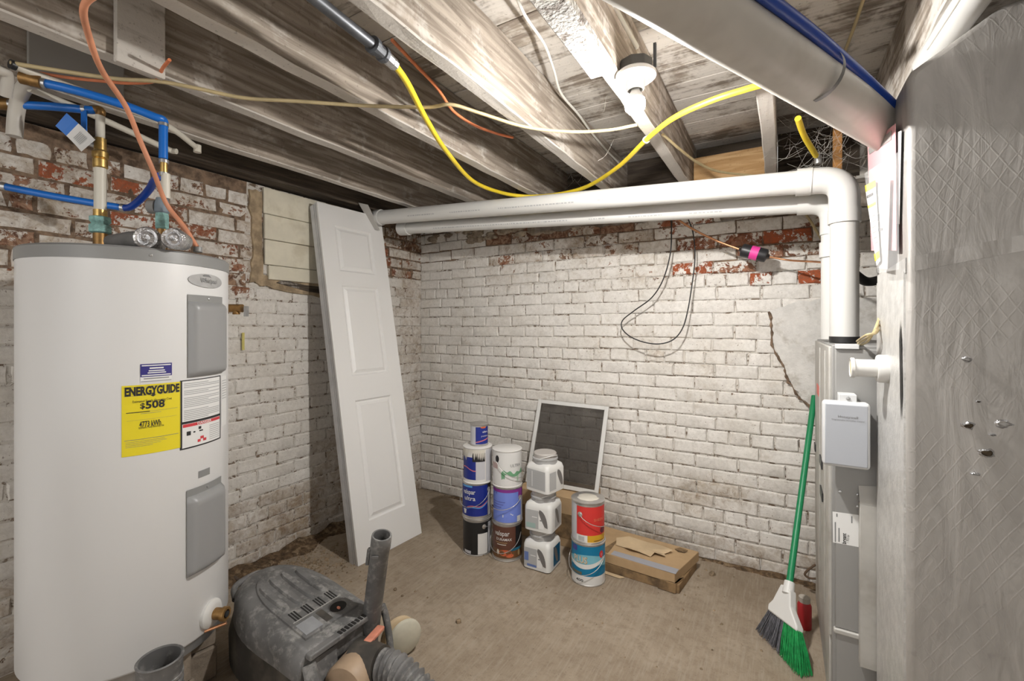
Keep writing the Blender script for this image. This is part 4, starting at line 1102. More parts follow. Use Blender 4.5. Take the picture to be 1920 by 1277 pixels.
# bent edge strip standing proud at the right of the front
cA = OY(1612, 945, FY0 - 0.03); cB = OY(1645, 1270, FY0 - 0.03)
MB().box(cA.x, cA.x + 0.075, FY0 - 0.03, FY0 - 0.003, 0.19, cA.z).build('corner_strip', M['furnacelight'], fur, bevel=0.002)
MB().add([Vector((cA.x, FY0 - 0.004, cA.z + 0.05)), Vector((cA.x, FY0 - 0.03, cA.z)), Vector((cA.x + 0.075, FY0 - 0.03, cA.z)), Vector((cA.x + 0.075, FY0 - 0.004, cA.z + 0.06))], [(0, 1, 2, 3)]).build('strip_gusset', M['furnacelight'], fur)
# control box
zb = thing('control_box', 'small light grey control box with a blue-grey face on the furnace front', 'control box', OY(1588, 876, FY0 - 0.07))
yb = FY0 - 0.075
bl, tr = OY(1542, 870, yb), OY(1633, 760, yb)
MB().box(bl.x, tr.x, yb, yb + 0.045, bl.z - 0.004, tr.z + 0.004).build('housing', M['zoneframe'], zb, bevel=0.012, seg=4)
fc = MB().box(bl.x + 0.007, tr.x - 0.007, yb - 0.0015, yb + 0.004, bl.z + 0.004, tr.z - 0.004).build('face', M['zone'], zb, bevel=0.008, seg=3)
for k_, (txt, sz, w, dz) in enumerate([('Honeywell', 0.011, 0.05, 0.042), ('Programmable Humidifier Control', 0.006, 0.082, 0.052)]):
    cx_, cz_ = (bl.x + tr.x) / 2 + 0.004, tr.z - dz
    lettering('print', txt, lambda x, y: Vector((cx_ + x, yb - 0.0025, cz_ + y)), M['greyink'], fc, sz, w, 0.008)
mb_ = OY(1590, 747, yb + 0.02)
MB().box(mb_.x - 0.024, mb_.x + 0.022, yb + 0.016, FY0 - 0.003, tr.z - 0.005, tr.z + 0.026).build('mounting_tab', M['zoneframe'], zb, bevel=0.002)
MB().lathe([(0.006, 0), (0.005, 0.004), (0.001, 0.005)], 10, Vector((mb_.x, yb + 0.016, tr.z + 0.014)), (0, -1, 0)).build('tab_screw', M['steel'], zb, smooth=50)
MB().box(bl.x + 0.03, tr.x - 0.02, yb + 0.04, FY0 - 0.003, bl.z + 0.03, tr.z - 0.03).build('back_plate', M['furnace'], zb)

# foil faced duct
DX, DYF, DYB = 2.672, -1.255, -0.875
duct = thing('foil_duct', 'foil wrapped air duct filling the right edge', 'duct', (DX, DYF, 0))
prof = [(DX, 0.0), (DX, 1.86), (DX + 0.008, 1.875), (DX + 0.16, 1.975), (DX + 0.5, 2.02), (3.4, 2.02), (3.4, 0.0)]
MB().prism([Vector((x, DYF, z)) for x, z in reversed(prof)], (0, DYB - DYF, 0)).build('insulated_casing', M['foil'], duct, bevel=0.014, seg=4)
# taped seam
sz0, sz1 = 1.402, 1.47
MB().add([Vector((DX - 0.0015, DYB, sz0 - 0.01)), Vector((DX - 0.0015, DYF + 0.012, sz0 - 0.006)), Vector((DX - 0.0015, DYF + 0.012, sz0 + 0.03)), Vector((DX - 0.0015, DYB, sz0 + 0.022))], [(0, 1, 2, 3)]).build('seam_tape', M['tape'], duct, solid=0.002)
MB().grid(lambda u, v: Vector((DX + 0.012 + 0.55 * u, DYF - 0.0015 - 0.001 * math.sin(u * 40), sz0 - 0.004 + 0.035 * v + 0.10 * u)), 24, 1).build('seam_tape', M['foil'], duct, solid=0.002)
# lower left side painted pale to stand for the bulb's light on it
MB().box(DX - 0.004, DX + 0.0, DYB, DYF + 0.02, 0.0, 1.40).build('lit_side', M['tape'], duct)
MB().add([OX(1688, 600, DX - 0.006), OX(1690, 640, DX - 0.006), OX(1691.5, 740, DX - 0.006), OX(1689.5, 790, DX - 0.006), OX(1687.5, 740, DX - 0.006), OX(1686, 640, DX - 0.006)], [(0, 1, 2, 3, 4, 5)]).build('seam_gap', M['vacinside'], duct)
# tears and dents
def tear(px, py, w, h, dark, seed):
    r2_ = random.Random(seed); c = OY(px, py, DYF)
    n = 11
    rim = []; inn = []
    for k in range(n):
        a = 2 * PI * k / n; s = r2_.uniform(0.75, 1.25)
        rim.append(c + Vector((math.cos(a) * w * 1.45 * s, -0.0004, math.sin(a) * h * 1.5 * s)))
        inn.append(c + Vector((math.cos(a) * w * s, -0.0065 * r2_.uniform(0.5, 1.2), math.sin(a) * h * s)))
    b = MB(); b.add(rim + inn, [(k, (k + 1) % n, n + (k + 1) % n, n + k) for k in range(n)])
    t = b.build('tear', M['shinyfoil'], duct, smooth=30)
    b = MB(); b.add([p + Vector((0, 0.004, 0)) for p in inn] , [tuple(range(n))]); b.build('hole', M['darkhole'] if dark else M['foil'], t)
tear(1816, 798, 0.0085, 0.006, True, 1); tear(1881, 795, 0.010, 0.006, False, 2); tear(1851, 849, 0.0095, 0.007, True, 3)
tear(1813, 674, 0.007, 0.004, False, 4); tear(1834, 753, 0.003, 0.002, True, 5); tear(1828, 888, 0.006, 0.003, False, 6); tear(1860, 815, 0.005, 0.002, False, 7)
# white plastic port on the duct side
c = OX(1664, 692, DX - 0.004)
port = thing('test_port', 'white plastic capped port sticking out of the duct edge', 'port', c)
MB().lathe([(0.039, -0.002), (0.039, 0.020), (0.036, 0.024)], 32, c, (-1, 0, 0)).build('flange', M['whiteplastic'], port, smooth=40)
MB().lathe([(0.025, 0.02), (0.025, 0.072), (0.029, 0.075), (0.029, 0.082), (0.026, 0.084), (0.022, 0.080)], 28, c, (-1, 0, 0)).build('spout', M['whiteplastic'], port, smooth=40)
MB().lathe([(0.021, 0.082), (0.002, 0.0825)], 24, c, (-1, 0, 0)).build('spout_lens', plain('yellowed_plastic', (0.72, 0.62, 0.36), 0.4), port, smooth=40)
# document pouch
pz = OX(1690, 510, DX)
pouch = thing('document_pouch', 'clear pouch of manuals taped to the duct corner', 'pouch', (DX - 0.02, -1.05, 1.42))
def sheet(name, c4, x, mat, parent=pouch, lean=0.0, thick=0.0012):
    pts = [OX(px, py, x) for px, py in c4]
    return MB().add(pts, [(0, 1, 2, 3)]).build(name, mat, parent, solid=thick)
sheet('card', [(1640, 420), (1686, 420), (1690, 245), (1679, 250)], DX - 0.006, M['whitepaper'])
pk = sheet('pink_card', [(1634, 470), (1681, 470), (1679, 232), (1627, 272)], DX - 0.012, M['pinkpaper'])
sheet('printed_strip', [(1630, 290), (1671, 262), (1671, 245), (1628, 279)], DX - 0.0135, M['greypaper'], pk)
wp = sheet('white_manual', [(1649, 503), (1664, 505), (1669, 336), (1634, 345)], DX - 0.02, M['whitepaper'])
sheet('manual_print', [(1645, 415), (1648, 414), (1648, 402), (1645, 403)], DX - 0.0215, M['greyink'], wp)
sheet('manual_print', [(1646, 434), (1655, 432), (1655, 427), (1646, 429)], DX - 0.0215, M['greyink'], wp)
wy = sheet('warranty_strip', [(1644, 498), (1650, 490), (1641, 338), (1622, 348)], DX - 0.026, M['whitepaper'])
sheet('yellow_band', [(1623.5, 360), (1641, 350), (1641, 338), (1622, 348)], DX - 0.0275, M['yellowlabel'], wy)
sheet('yellow_band', [(1628, 391), (1642, 383), (1641.6, 378), (1627, 386)], DX - 0.0275, M['yellowlabel'], wy)
sheet('yellow_band', [(1641, 490), (1649, 482), (1648, 470), (1639, 477)], DX - 0.0275, M['yellowlabel'], wy)
sheet('strip_print', [(1626, 372), (1637, 366), (1636.6, 361), (1625.6, 367)], DX - 0.0275, M['ink'], wy)
for i in range(6): sheet('strip_print', [(1631 + i * 1.6, 408 + i * 10), (1641 + i * 1.0, 403 + i * 10), (1641 + i * 1.0, 402 + i * 10), (1631 + i * 1.6, 407 + i * 10)], DX - 0.0275, M['softink'], wy)
sheet('plastic_sleeve', [(1646, 512), (1686, 505), (1684, 285), (1621, 325)], DX - 0.030, M['pouch'], thick=0.0006)
# white pipe and cable at the ceiling over the duct
wpipe = thing('flue_pipe', 'white pipe near the ceiling at the top right corner', 'pipe', P(1800, 40, 1.05))
a, b = P(1770, 75, 1.15), P(1870, -70, 0.9)
d = (b - a).normalized()
MB().tube([a - d * 0.12, b + d * 0.4], 0.034, 24).build('pipe_run', M['pvc'], wpipe, smooth=50)
MB().tube([a - d * 0.02 - RT * 0.035 - UP * 0.01, b - RT * 0.035 - UP * 0.01], 0.006, 10).build('taped_cable', M['whitecable'], wpipe, smooth=50)
MB().tube([a + d * 0.02 - FW * 0.034, b - FW * 0.034], 0.0025, 8).build('dark_wire', M['iron'], wpipe, smooth=50)
# cables behind the furnace
for i in range(3):
    hose('control_wire', ['lowest cream wire fanning out between furnace and duct', 'middle cream wire fanning out between furnace and duct', 'uppermost cream wire fanning out between furnace and duct'][i],
         [OX(1607 + i * 2, 640 + i * 4, 2.62 + i * 0.006), OX(1625 + i * 2, 628 + i * 5, 2.63 + i * 0.006), OX(1645, 610 - i * 8 + 12, 2.66), OX(1652, 590 - i * 6, 2.70)], 0.0035, M['romex'], 'wire', 6, group='cream wires above the furnace')
hose('black_pipe_insulation', 'black foam sleeved pipe glimpsed beside the vent riser', [OY(1600, 512, -0.25), OY(1625, 528, -0.25), OY(1655, 522, -0.15), OY(1690, 505, -0.02)], 0.019, M['blackrubber'], 'pipe', 12)

# ================================================================== copper line, drier, loose wires on the back wall
drier = thing('filter_drier', 'small black cylinder with pink tape on a copper line', 'filter', OY(1412, 474, -0.16))
ca, cb = OY(1391, 469, -0.17), OY(1437, 480, -0.17)
d = (cb - ca).normalized()
MB().lathe([(0.006, -0.014), (0.012, -0.006), (0.031, 0.0), (0.033, 0.008), (0.033, (cb - ca).length - 0.008), (0.031, (cb - ca).length), (0.012, (cb - ca).length + 0.006), (0.006, (cb - ca).length + 0.014)], 24, ca, d).build('canister', M['blackplastic'], drier, smooth=40)
ln = (cb - ca).length
MB().lathe([(0.0335, ln * 0.36), (0.0335, ln * 0.68)], 24, ca, d, caps=False).build('pink_tape', M['clay'], drier, smooth=40)
hose('copper_line', 'thin copper tube hanging from the vent pipe to the black filter', [OY(1232, 380, -0.2), OY(1262, 405, -0.19), OY(1300, 430, -0.18), OY(1345, 452, -0.17), OY(1388, 468, -0.17)], 0.0055, M['copper'], 'tube', 8)
hose('copper_line', 'thin copper tube from the black filter to the vent riser', [OY(1440, 481, -0.17), OY(1480, 488, -0.18), OY(1530, 491, -0.3), OY(1566, 495, -0.46)], 0.0045, M['copper'], 'tube', 8)
wy_ = -0.11
loop = [(1236, 366), (1256, 405), (1259, 440), (1256, 480), (1243, 525), (1222, 558), (1190, 582), (1168, 600), (1166, 615), (1180, 630), (1205, 641), (1235, 645), (1262, 637), (1280, 615), (1290, 580), (1298, 530), (1303, 485), (1300, 440), (1290, 410), (1270, 368)]
hose('black_wire', 'loose black wire looping down the middle of the back wall', [OY(x, y, (wy_ - 0.02 * math.sin(i * 0.7)) if 0 < i < len(loop) - 1 else -0.03) for i, (x, y) in enumerate(loop)], 0.0034, M['blackrubber'], 'wire', 8)
hose('black_wire', 'short black cable drooping under the vent pipe near the elbow', [OY(1408, 352, -0.15), OY(1425, 378, -0.14), OY(1443, 393, -0.13), OY(1480, 390, -0.13), OY(1510, 376, -0.14), OY(1530, 362, -0.16)], 0.004, M['blackrubber'], 'wire', 8)
hose('bent_wire', 'rusty bent wire hook sticking out low beside the furnace', [OY(1529, 1059, -0.14), OY(1516, 1068, -0.14), OY(1509, 1077, -0.14), OY(1518, 1084, -0.14), OY(1536, 1085, -0.14)], 0.005, plain('rusty_wire', (0.12, 0.075, 0.045), 0.7), 'wire', 8)
hose('metal_conduit', 'grey flexible conduit dropping behind the vent riser', [OY(1532, 370, -0.2), OY(1541, 390, -0.2), OY(1544, 420, -0.2), OY(1546, 452, -0.2)], 0.012, M['steel'], 'conduit', 12)

# ================================================================== paint cans
def facing(p): return math.atan2(CAM.y - p.y, CAM.x - p.x)
CR, CHH = 0.0825, 0.198
class Can:
    def __init__(s, label, px, py, level, r=CR, h=CHH, turn=0.0, body='canmetal', lid='lidpaint', base=None, group=None, shift=(0, 0)):
        p = OZ(px, py, 0)
        z = level * CHH if base is None else base
        s.r, s.h = r, h
        s.root = thing('paint_can', label, 'paint can', (p.x + shift[0], p.y + shift[1], z), facing(p) + turn, group)
        MB().lathe([(r - 0.004, 0.0), (r, 0.001), (r, 0.005), (r - 0.003, 0.007), (r - 0.003, h - 0.008), (r, h - 0.006), (r + 0.0005, h - 0.002), (r - 0.003, h)], 40).build('can_body', M[body], s.root, smooth=35, local=True)
        MB().lathe([(r - 0.004, h - 0.003), (r - 0.010, h - 0.003), (r - 0.013, h - 0.010), (r - 0.016, h - 0.004), (0.004, h - 0.0045)], 40).build('lid', M[lid], s.root, smooth=35, local=True)
    def at(s, a, z, k=0.0): R_ = s.r - 0.003 + 0.0006 + k; return Vector((math.cos(a) * R_, math.sin(a) * R_, z))
    def patch(s, a0, a1, z0, z1, mat, name='label', parent=None, k=0.0, wav=None):
        a0, a1 = math.radians(a0), math.radians(a1)
        n = max(2, int(abs(a1 - a0) / 0.11)); b = MB()
        if wav: b.grid(lambda u, v: s.at(a0 + (a1 - a0) * u, z0 * s.h + (wav(u) - z0) * s.h * v, k), n * 2, 1)
        else: b.grid(lambda u, v: s.at(a0 + (a1 - a0) * u, (z0 + (z1 - z0) * v) * s.h, k), n, 1)
        return b.build(name, mat, parent or s.root, smooth=60, local=True)
    def text(s, t, a, z, size, width, mat, parent, bold=0.0, k=0.0014, slant=0.0):
        a = math.radians(a)
        return lettering('print', t, lambda x, y: s.at(a + (x + slant * y) / s.r, z * s.h + y, k), mat, parent, size, width, bold, local=True)
    def blob(s, a, z, w, h, mat, parent, k=0.001, name='print'):
        a = math.radians(a); n = 18
        b = MB(); b.add([s.at(a + math.cos(2 * PI * i / n) * w / s.r, z * s.h + math.sin(2 * PI * i / n) * h, k) for i in range(n)] + [s.at(a, z * s.h, k)], [(i, (i + 1) % n, n) for i in range(n)])
        return b.build(name, mat, parent, local=True)
    def poly(s, pts, mat, parent, k=0.001, name='print'):
        b = MB(); b.add([s.at(math.radians(a), z * s.h, k) for a, z in pts], [tuple(range(len(pts)))]); return b.build(name, mat, parent, local=True)
    def bail(s, a0, a1, zdrop, mat=None, ear=True, z=0.78):
        mat = mat or M['steel']
        a0, a1 = math.radians(a0), math.radians(a1)
        pts = []
        for i in range(17):
            u = i / 16
            sag = math.sin(PI * u) ** 0.8
            a = a0 + (a1 - a0) * u
            R_ = s.r + 0.004 + 0.012 * math.sin(PI * u)
            pts.append(Vector((math.cos(a) * R_, math.sin(a) * R_, z * s.h - sag * zdrop)))
        h = MB().tube(pts, 0.0016, 8).build('bail_handle', mat, s.root, smooth=60, local=True)
        if ear:
            for a in (a0, a1):
                MB().lathe([(0.0125, -0.004), (0.0125, 0.002), (0.008, 0.0045), (0.001, 0.005)], 16, s.at(a, z * s.h), Vector((math.cos(a), math.sin(a), 0))).build('ear', M['canmetal'], s.root, smooth=40, local=True)
BLUE = flat('label_blue', (0.008, 0.022, 0.22)); LBLUE = flat('label_light_blue', (0.10, 0.33, 0.66)); BLACK = flat('label_black', (0.012, 0.012, 0.013))
WHITE = flat('label_white', (0.70, 0.69, 0.67)); PALE = flat('label_pale_grey', (0.53, 0.53, 0.56)); GREEN = flat('label_green', (0.16, 0.36, 0.20))
RED = flat('label_red', (0.62, 0.035, 0.03)); ORNG = flat('label_amber', (0.62, 0.34, 0.02)); TEAL = flat('label_teal', (0.0, 0.17, 0.33)); TEAL2 = flat('label_light_teal', (0.18, 0.45, 0.55))
PERI = flat('label_periwinkle', (0.17, 0.24, 0.66)); PURP = flat('label_purple', (0.22, 0.03, 0.24)); BROWN = flat('label_brown', (0.115, 0.045, 0.028)); TERRA = flat('label_rust', (0.60, 0.13, 0.05))
CREAM = flat('drip_cream', (0.66, 0.62, 0.54)); DKTEAL = flat('label_dark_teal', (0.0, 0.09, 0.19)); GOLD = flat('label_gold', (0.45, 0.31, 0.14)); PINK = flat('label_pink', (0.55, 0.16, 0.20))

S1 = (895, 1030); S2 = (951, 1040); S4 = (1103, 1083)
g1, g2, g4 = 'left stack of paint cans', 'middle stack of paint cans', 'right stack of paint cans'
# left stack
c = Can('black and white paint can on the floor, lowest of the left stack', *S1, 0, group=g1)
L = c.patch(-85, 85, 0.04, 0.93, BLACK)
c.patch(2, 44, 0.05, 0.62, WHITE, 'white_panel', L, 0.0007); c.patch(47, 88, 0.05, 0.9, PALE, 'white_panel', L, 0.0007)
c.patch(-60, -26, 0.06, 0.14, PALE, 'print', L, 0.0007)
c.bail(28, 208, 0.0, z=0.80)
c = Can('deep blue paint can with white lettering, second from the floor in the left stack', *S1, 1, group=g1, shift=(-0.004, 0))
L = c.patch(-85, 48, 0.10, 0.95, BLUE); c.patch(52, 88, 0.08, 0.72, PALE, 'side_panel', L); c.patch(48, 92, 0.74, 0.96, BLACK, 'side_panel', L)
c.patch(-70, -18, 0.90, 0.95, LBLUE, 'print', L, 0.0008)
c.text('valspar', -34, 0.77, 0.036, 0.082, WHITE, L, 0.01); c.text('ultra', -30, 0.59, 0.034, 0.07, WHITE, L, 0.01)
for i, (m_, z0) in enumerate([(PINK, 0.335), (LBLUE, 0.30)]):
    b = MB(); b.grid(lambda u, v: c.at(math.radians(-40 + 86 * u), (z0 + 0.12 * u * u + 0.03 * math.sin(u * 7) + 0.028 * v) * c.h, 0.0009), 16, 1); b.build('print', m_, L, local=True)
c.poly([(-62, 0.28), (-44, 0.28), (-47, 0.16), (-56, 0.15)], WHITE, L)
c.bail(-125, 55, 0.085, z=0.80)
c = Can('blue and white paint can with dark drips under the rim, third up the left stack', *S1, 2, group=g1, body='canwhite', lid='canmetal', shift=(0.003, 0))
L = c.patch(-85, -8, 0.12, 0.74, BLUE); c.patch(-8, 30, 0.12, 0.62, PALE, 'side_panel', L); c.patch(34, 88, 0.06, 0.94, PALE, 'side_panel', L)
c.patch(-22, 30, 0.62, 0.86, BLACK, 'print', L, 0.0004)
b = MB(); rr_ = random.Random(4)
for i in range(15):
    a = -82 + i * 7.6; zz = rr_.uniform(0.62, 0.84)
    b.add([c.at(math.radians(a - 3.9), 0.95 * c.h, 0.0016), c.at(math.radians(a - 2.6), (zz + 0.1) * c.h, 0.0016), c.at(math.radians(a), zz * c.h, 0.0016), c.at(math.radians(a + 2.6), (zz + 0.1) * c.h, 0.0016), c.at(math.radians(a + 3.9), 0.95 * c.h, 0.0016)], [(0, 1, 2, 3, 4)])
b.build('paint_drips', CREAM, c.root, local=True)
b = MB(); b.grid(lambda u, v: c.at(math.radians(-82 + 74 * u), (0.40 + 0.05 * math.sin(u * 5) + 0.03 * v) * c.h, 0.0009), 14, 1); b.build('print', PINK, L, local=True)
c = Can('small blue quart can on top of the left stack', *S1, 3, r=0.052, h=0.122, base=3 * CHH, group=g1, shift=(0.006, 0.01), lid='canmetal')
L = c.patch(-24, 80, 0.10, 0.88, BLUE); c.patch(-88, -25, 0.07, 0.9, PALE, 'side_panel', L)
c.text('ultra', 40, 0.66, 0.016, 0.035, WHITE, L, 0.01); c.text('premium', 38, 0.47, 0.013, 0.045, WHITE, L)
b = MB(); b.grid(lambda u, v: c.at(math.radians(-22 + 96 * u), (0.16 + 0.16 * u + 0.05 * v) * c.h, 0.0009), 14, 1); b.build('print', PINK, L, local=True)
c.blob(28, 0.86, 0.018, 0.005, TERRA, L)
# middle stack
c = Can('brown paint can with an orange picture on the floor, lowest of the middle stack', *S2, 0, group=g2)
L = c.patch(-85, 34, 0.10, 0.94, BROWN); c.patch(34, 88, 0.28, 0.94, BLACK, 'side_panel', L); c.patch(-85, 88, 0.09, 0.33, flat('picture_brown', (0.16, 0.075, 0.03)), 'picture', L, 0.0006)
c.patch(14, 66, 0.29, 0.36, flat('label_sea', (0.02, 0.16, 0.26)), 'picture', L, 0.001)
c.blob(-8, 0.24, 0.036, 0.017, TERRA, L); c.blob(10, 0.17, 0.022, 0.010, TERRA, L, 0.0012); c.blob(-38, 0.25, 0.008, 0.014, CREAM, L); c.blob(50, 0.21, 0.008, 0.016, GOLD, L)
c.text('valspar', -22, 0.76, 0.036, 0.088, WHITE, L, 0.01); c.text('DURAMAX', -14, 0.60, 0.020, 0.09, WHITE, L, 0.01)
c.patch(-50, 0, 0.505, 0.52, GOLD, 'print', L, 0.0009); c.patch(-42, -4, 0.45, 0.47, CREAM, 'print', L, 0.0009)
c.bail(-120, 60, 0.095, z=0.74, ear=False)
c = Can('periwinkle blue and lilac paint can in the middle of its stack', *S2, 1, group=g2, shift=(0.003, 0.002))
L = c.patch(-88, 62, 0.06, 0.95, PERI); c.patch(62, 88, 0.06, 0.95, PALE, 'side_panel', L)
c.poly([(-60, 0.25), (-20, 0.27), (10, 0.30), (40, 0.66), (60, 0.84), (58, 0.60), (20, 0.25), (-20, 0.20)], WHITE, L, 0.0006)
c.patch(-88, 70, 0.87, 0.95, PURP, 'print', L, 0.0006); c.patch(44, 78, 0.72, 0.95, PURP, 'print', L, 0.0010)
c.text('11', -55, 0.85, 0.024, 0.02, flat('label_indigo', (0.06, 0.03, 0.2)), L); c.patch(38, 58, 0.06, 0.22, WHITE, 'barcode', L, 0.0009)
for i in range(3): c.patch(-70, -10 - i * 8, 0.60 - i * 0.07, 0.615 - i * 0.07, flat('label_dim_indigo', (0.10, 0.10, 0.36)), 'print', L, 0.0008)
c.bail(-130, 54, 0.055, mat=M['canmetal'], z=0.70)
c = Can('white paint can with a green brush stripe on top of the middle stack', *S2, 2, group=g2, body='canwhite')
L = c.patch(-88, 88, 0.06, 0.95, WHITE)
b = MB(); b.grid(lambda u, v: c.at(math.radians(-22 + 100 * u), (0.33 + 0.03 * math.sin(u * 9) + (0.10 + 0.03 * math.sin(u * 23)) * v) * c.h, 0.0009), 24, 1); b.build('print', GREEN, L, local=True)
c.poly([(-24, 0.40), (-8, 0.40), (-10, 0.24), (-16, 0.26), (-22, 0.22)], GREEN, L, 0.001); c.poly([(38, 0.36), (50, 0.36), (47, 0.17), (41, 0.17)], flat('label_pale_green', (0.38, 0.52, 0.38)), L, 0.0008)
c.text('ULTRA', 34, 0.60, 0.022, 0.062, M['greyink'], L); c.blob(-42, 0.77, 0.013, 0.019, BLACK, L, 0.001, 'ear_plug')
c.patch(-75, -40, 0.50, 0.66, flat('label_dusty_pink', (0.52, 0.38, 0.36)), 'print', L, 0.0006)
c.bail(-42, 138, 0.085, mat=M['canmetal'], z=0.70, ear=False)
# right stack
c = Can('teal and white paint can on the floor under the red one', *S4, 0, r=0.086, h=0.205, group=g4)
L = c.patch(-85, 78, 0.24, 0.94, TEAL); c.patch(-88, 82, 0.03, 0.24, WHITE, 'white_foot', L); c.patch(79, 90, 0.1, 0.95, WHITE, 'white_foot', L)
b = MB(); b.grid(lambda u, v: c.at(math.radians(-84 + 160 * u), (0.50 + 0.12 * math.sin(u * 3) - 0.10 + (0.20 + 0.1 * u * (1 - u)) * v) * c.h, 0.0006), 26, 1); b.build('print', TEAL2, L, local=True)
b = MB(); b.grid(lambda u, v: c.at(math.radians(-84 + 150 * u), (0.52 - 0.16 * math.sin(u * PI) + 0.10 * u + 0.06 * math.sin(u * PI) * v + 0.05 * v) * c.h, 0.0009), 26, 1); b.build('print', WHITE, L, local=True)
c.text('PLUS', -28, 0.61, 0.046, 0.075, GOLD, L, 0.03); c.text('PLUS', -29, 0.615, 0.042, 0.070, CREAM, L, 0.0, 0.0018)
c.blob(48, 0.74, 0.013, 0.018, RED, L, 0.0012); c.blob(48, 0.74, 0.006, 0.008, PINK, L, 0.0018)
c.patch(-62, -40, 0.80, 0.92, flat('label_indigo2', (0.05, 0.05, 0.25)), 'print', L, 0.0008)
c.patch(-70, -22, 0.265, 0.33, flat('label_olive', (0.14, 0.13, 0.09)), 'print', L, 0.0012)
c.text('400', -30, 0.125, 0.018, 0.04, BLACK, L, 0.01)
c.bail(-120, 60, 0.085, mat=M['canmetal'], z=0.70, ear=False)
c = Can('red and amber paint can on top of the teal one', *S4, 1, r=0.084, h=0.198, base=0.205, group=g4, lid='canwhite', shift=(-0.003, 0.004))
L = c.patch(-42, 78, 0.20, 0.90, RED); c.patch(-2, 78, 0.03, 0.20, ORNG, 'amber_band', L); c.patch(-42, -2, 0.04, 0.20, WHITE, 'barcode_panel', L); c.patch(-88, -42, 0.05, 0.93, PALE, 'side_panel', L)
for i in range(7): c.patch(-34 + i * 3.2, -32.6 + i * 3.2, 0.06, 0.17, M['greyink'], 'barcode', L, 0.0008)
c.text('SHEEN', 40, 0.58, 0.018, 0.058, flat('label_coral', (0.72, 0.22, 0.12)), L, 0.005)
c.blob(58, 0.31, 0.020, 0.016, flat('label_maroon', (0.12, 0.015, 0.03)), L); c.patch(20, 62, 0.06, 0.075, BROWN, 'print', L, 0.0008)
c.bail(-28, 152, 0.055, mat=M['canmetal'], z=0.70)
b = MB(); b.lathe([(0.002, 0.1945), (0.058, 0.1945), (0.052, 0.198), (0.002, 0.199)], 18); b.v = [v + Vector((noise.noise(v * 40) * 0.012, noise.noise(v * 40 + Vector((3, 3, 3))) * 0.012, 0)) for v in b.v]
b.build('paint_skin', CREAM, c.root, smooth=60, local=True)

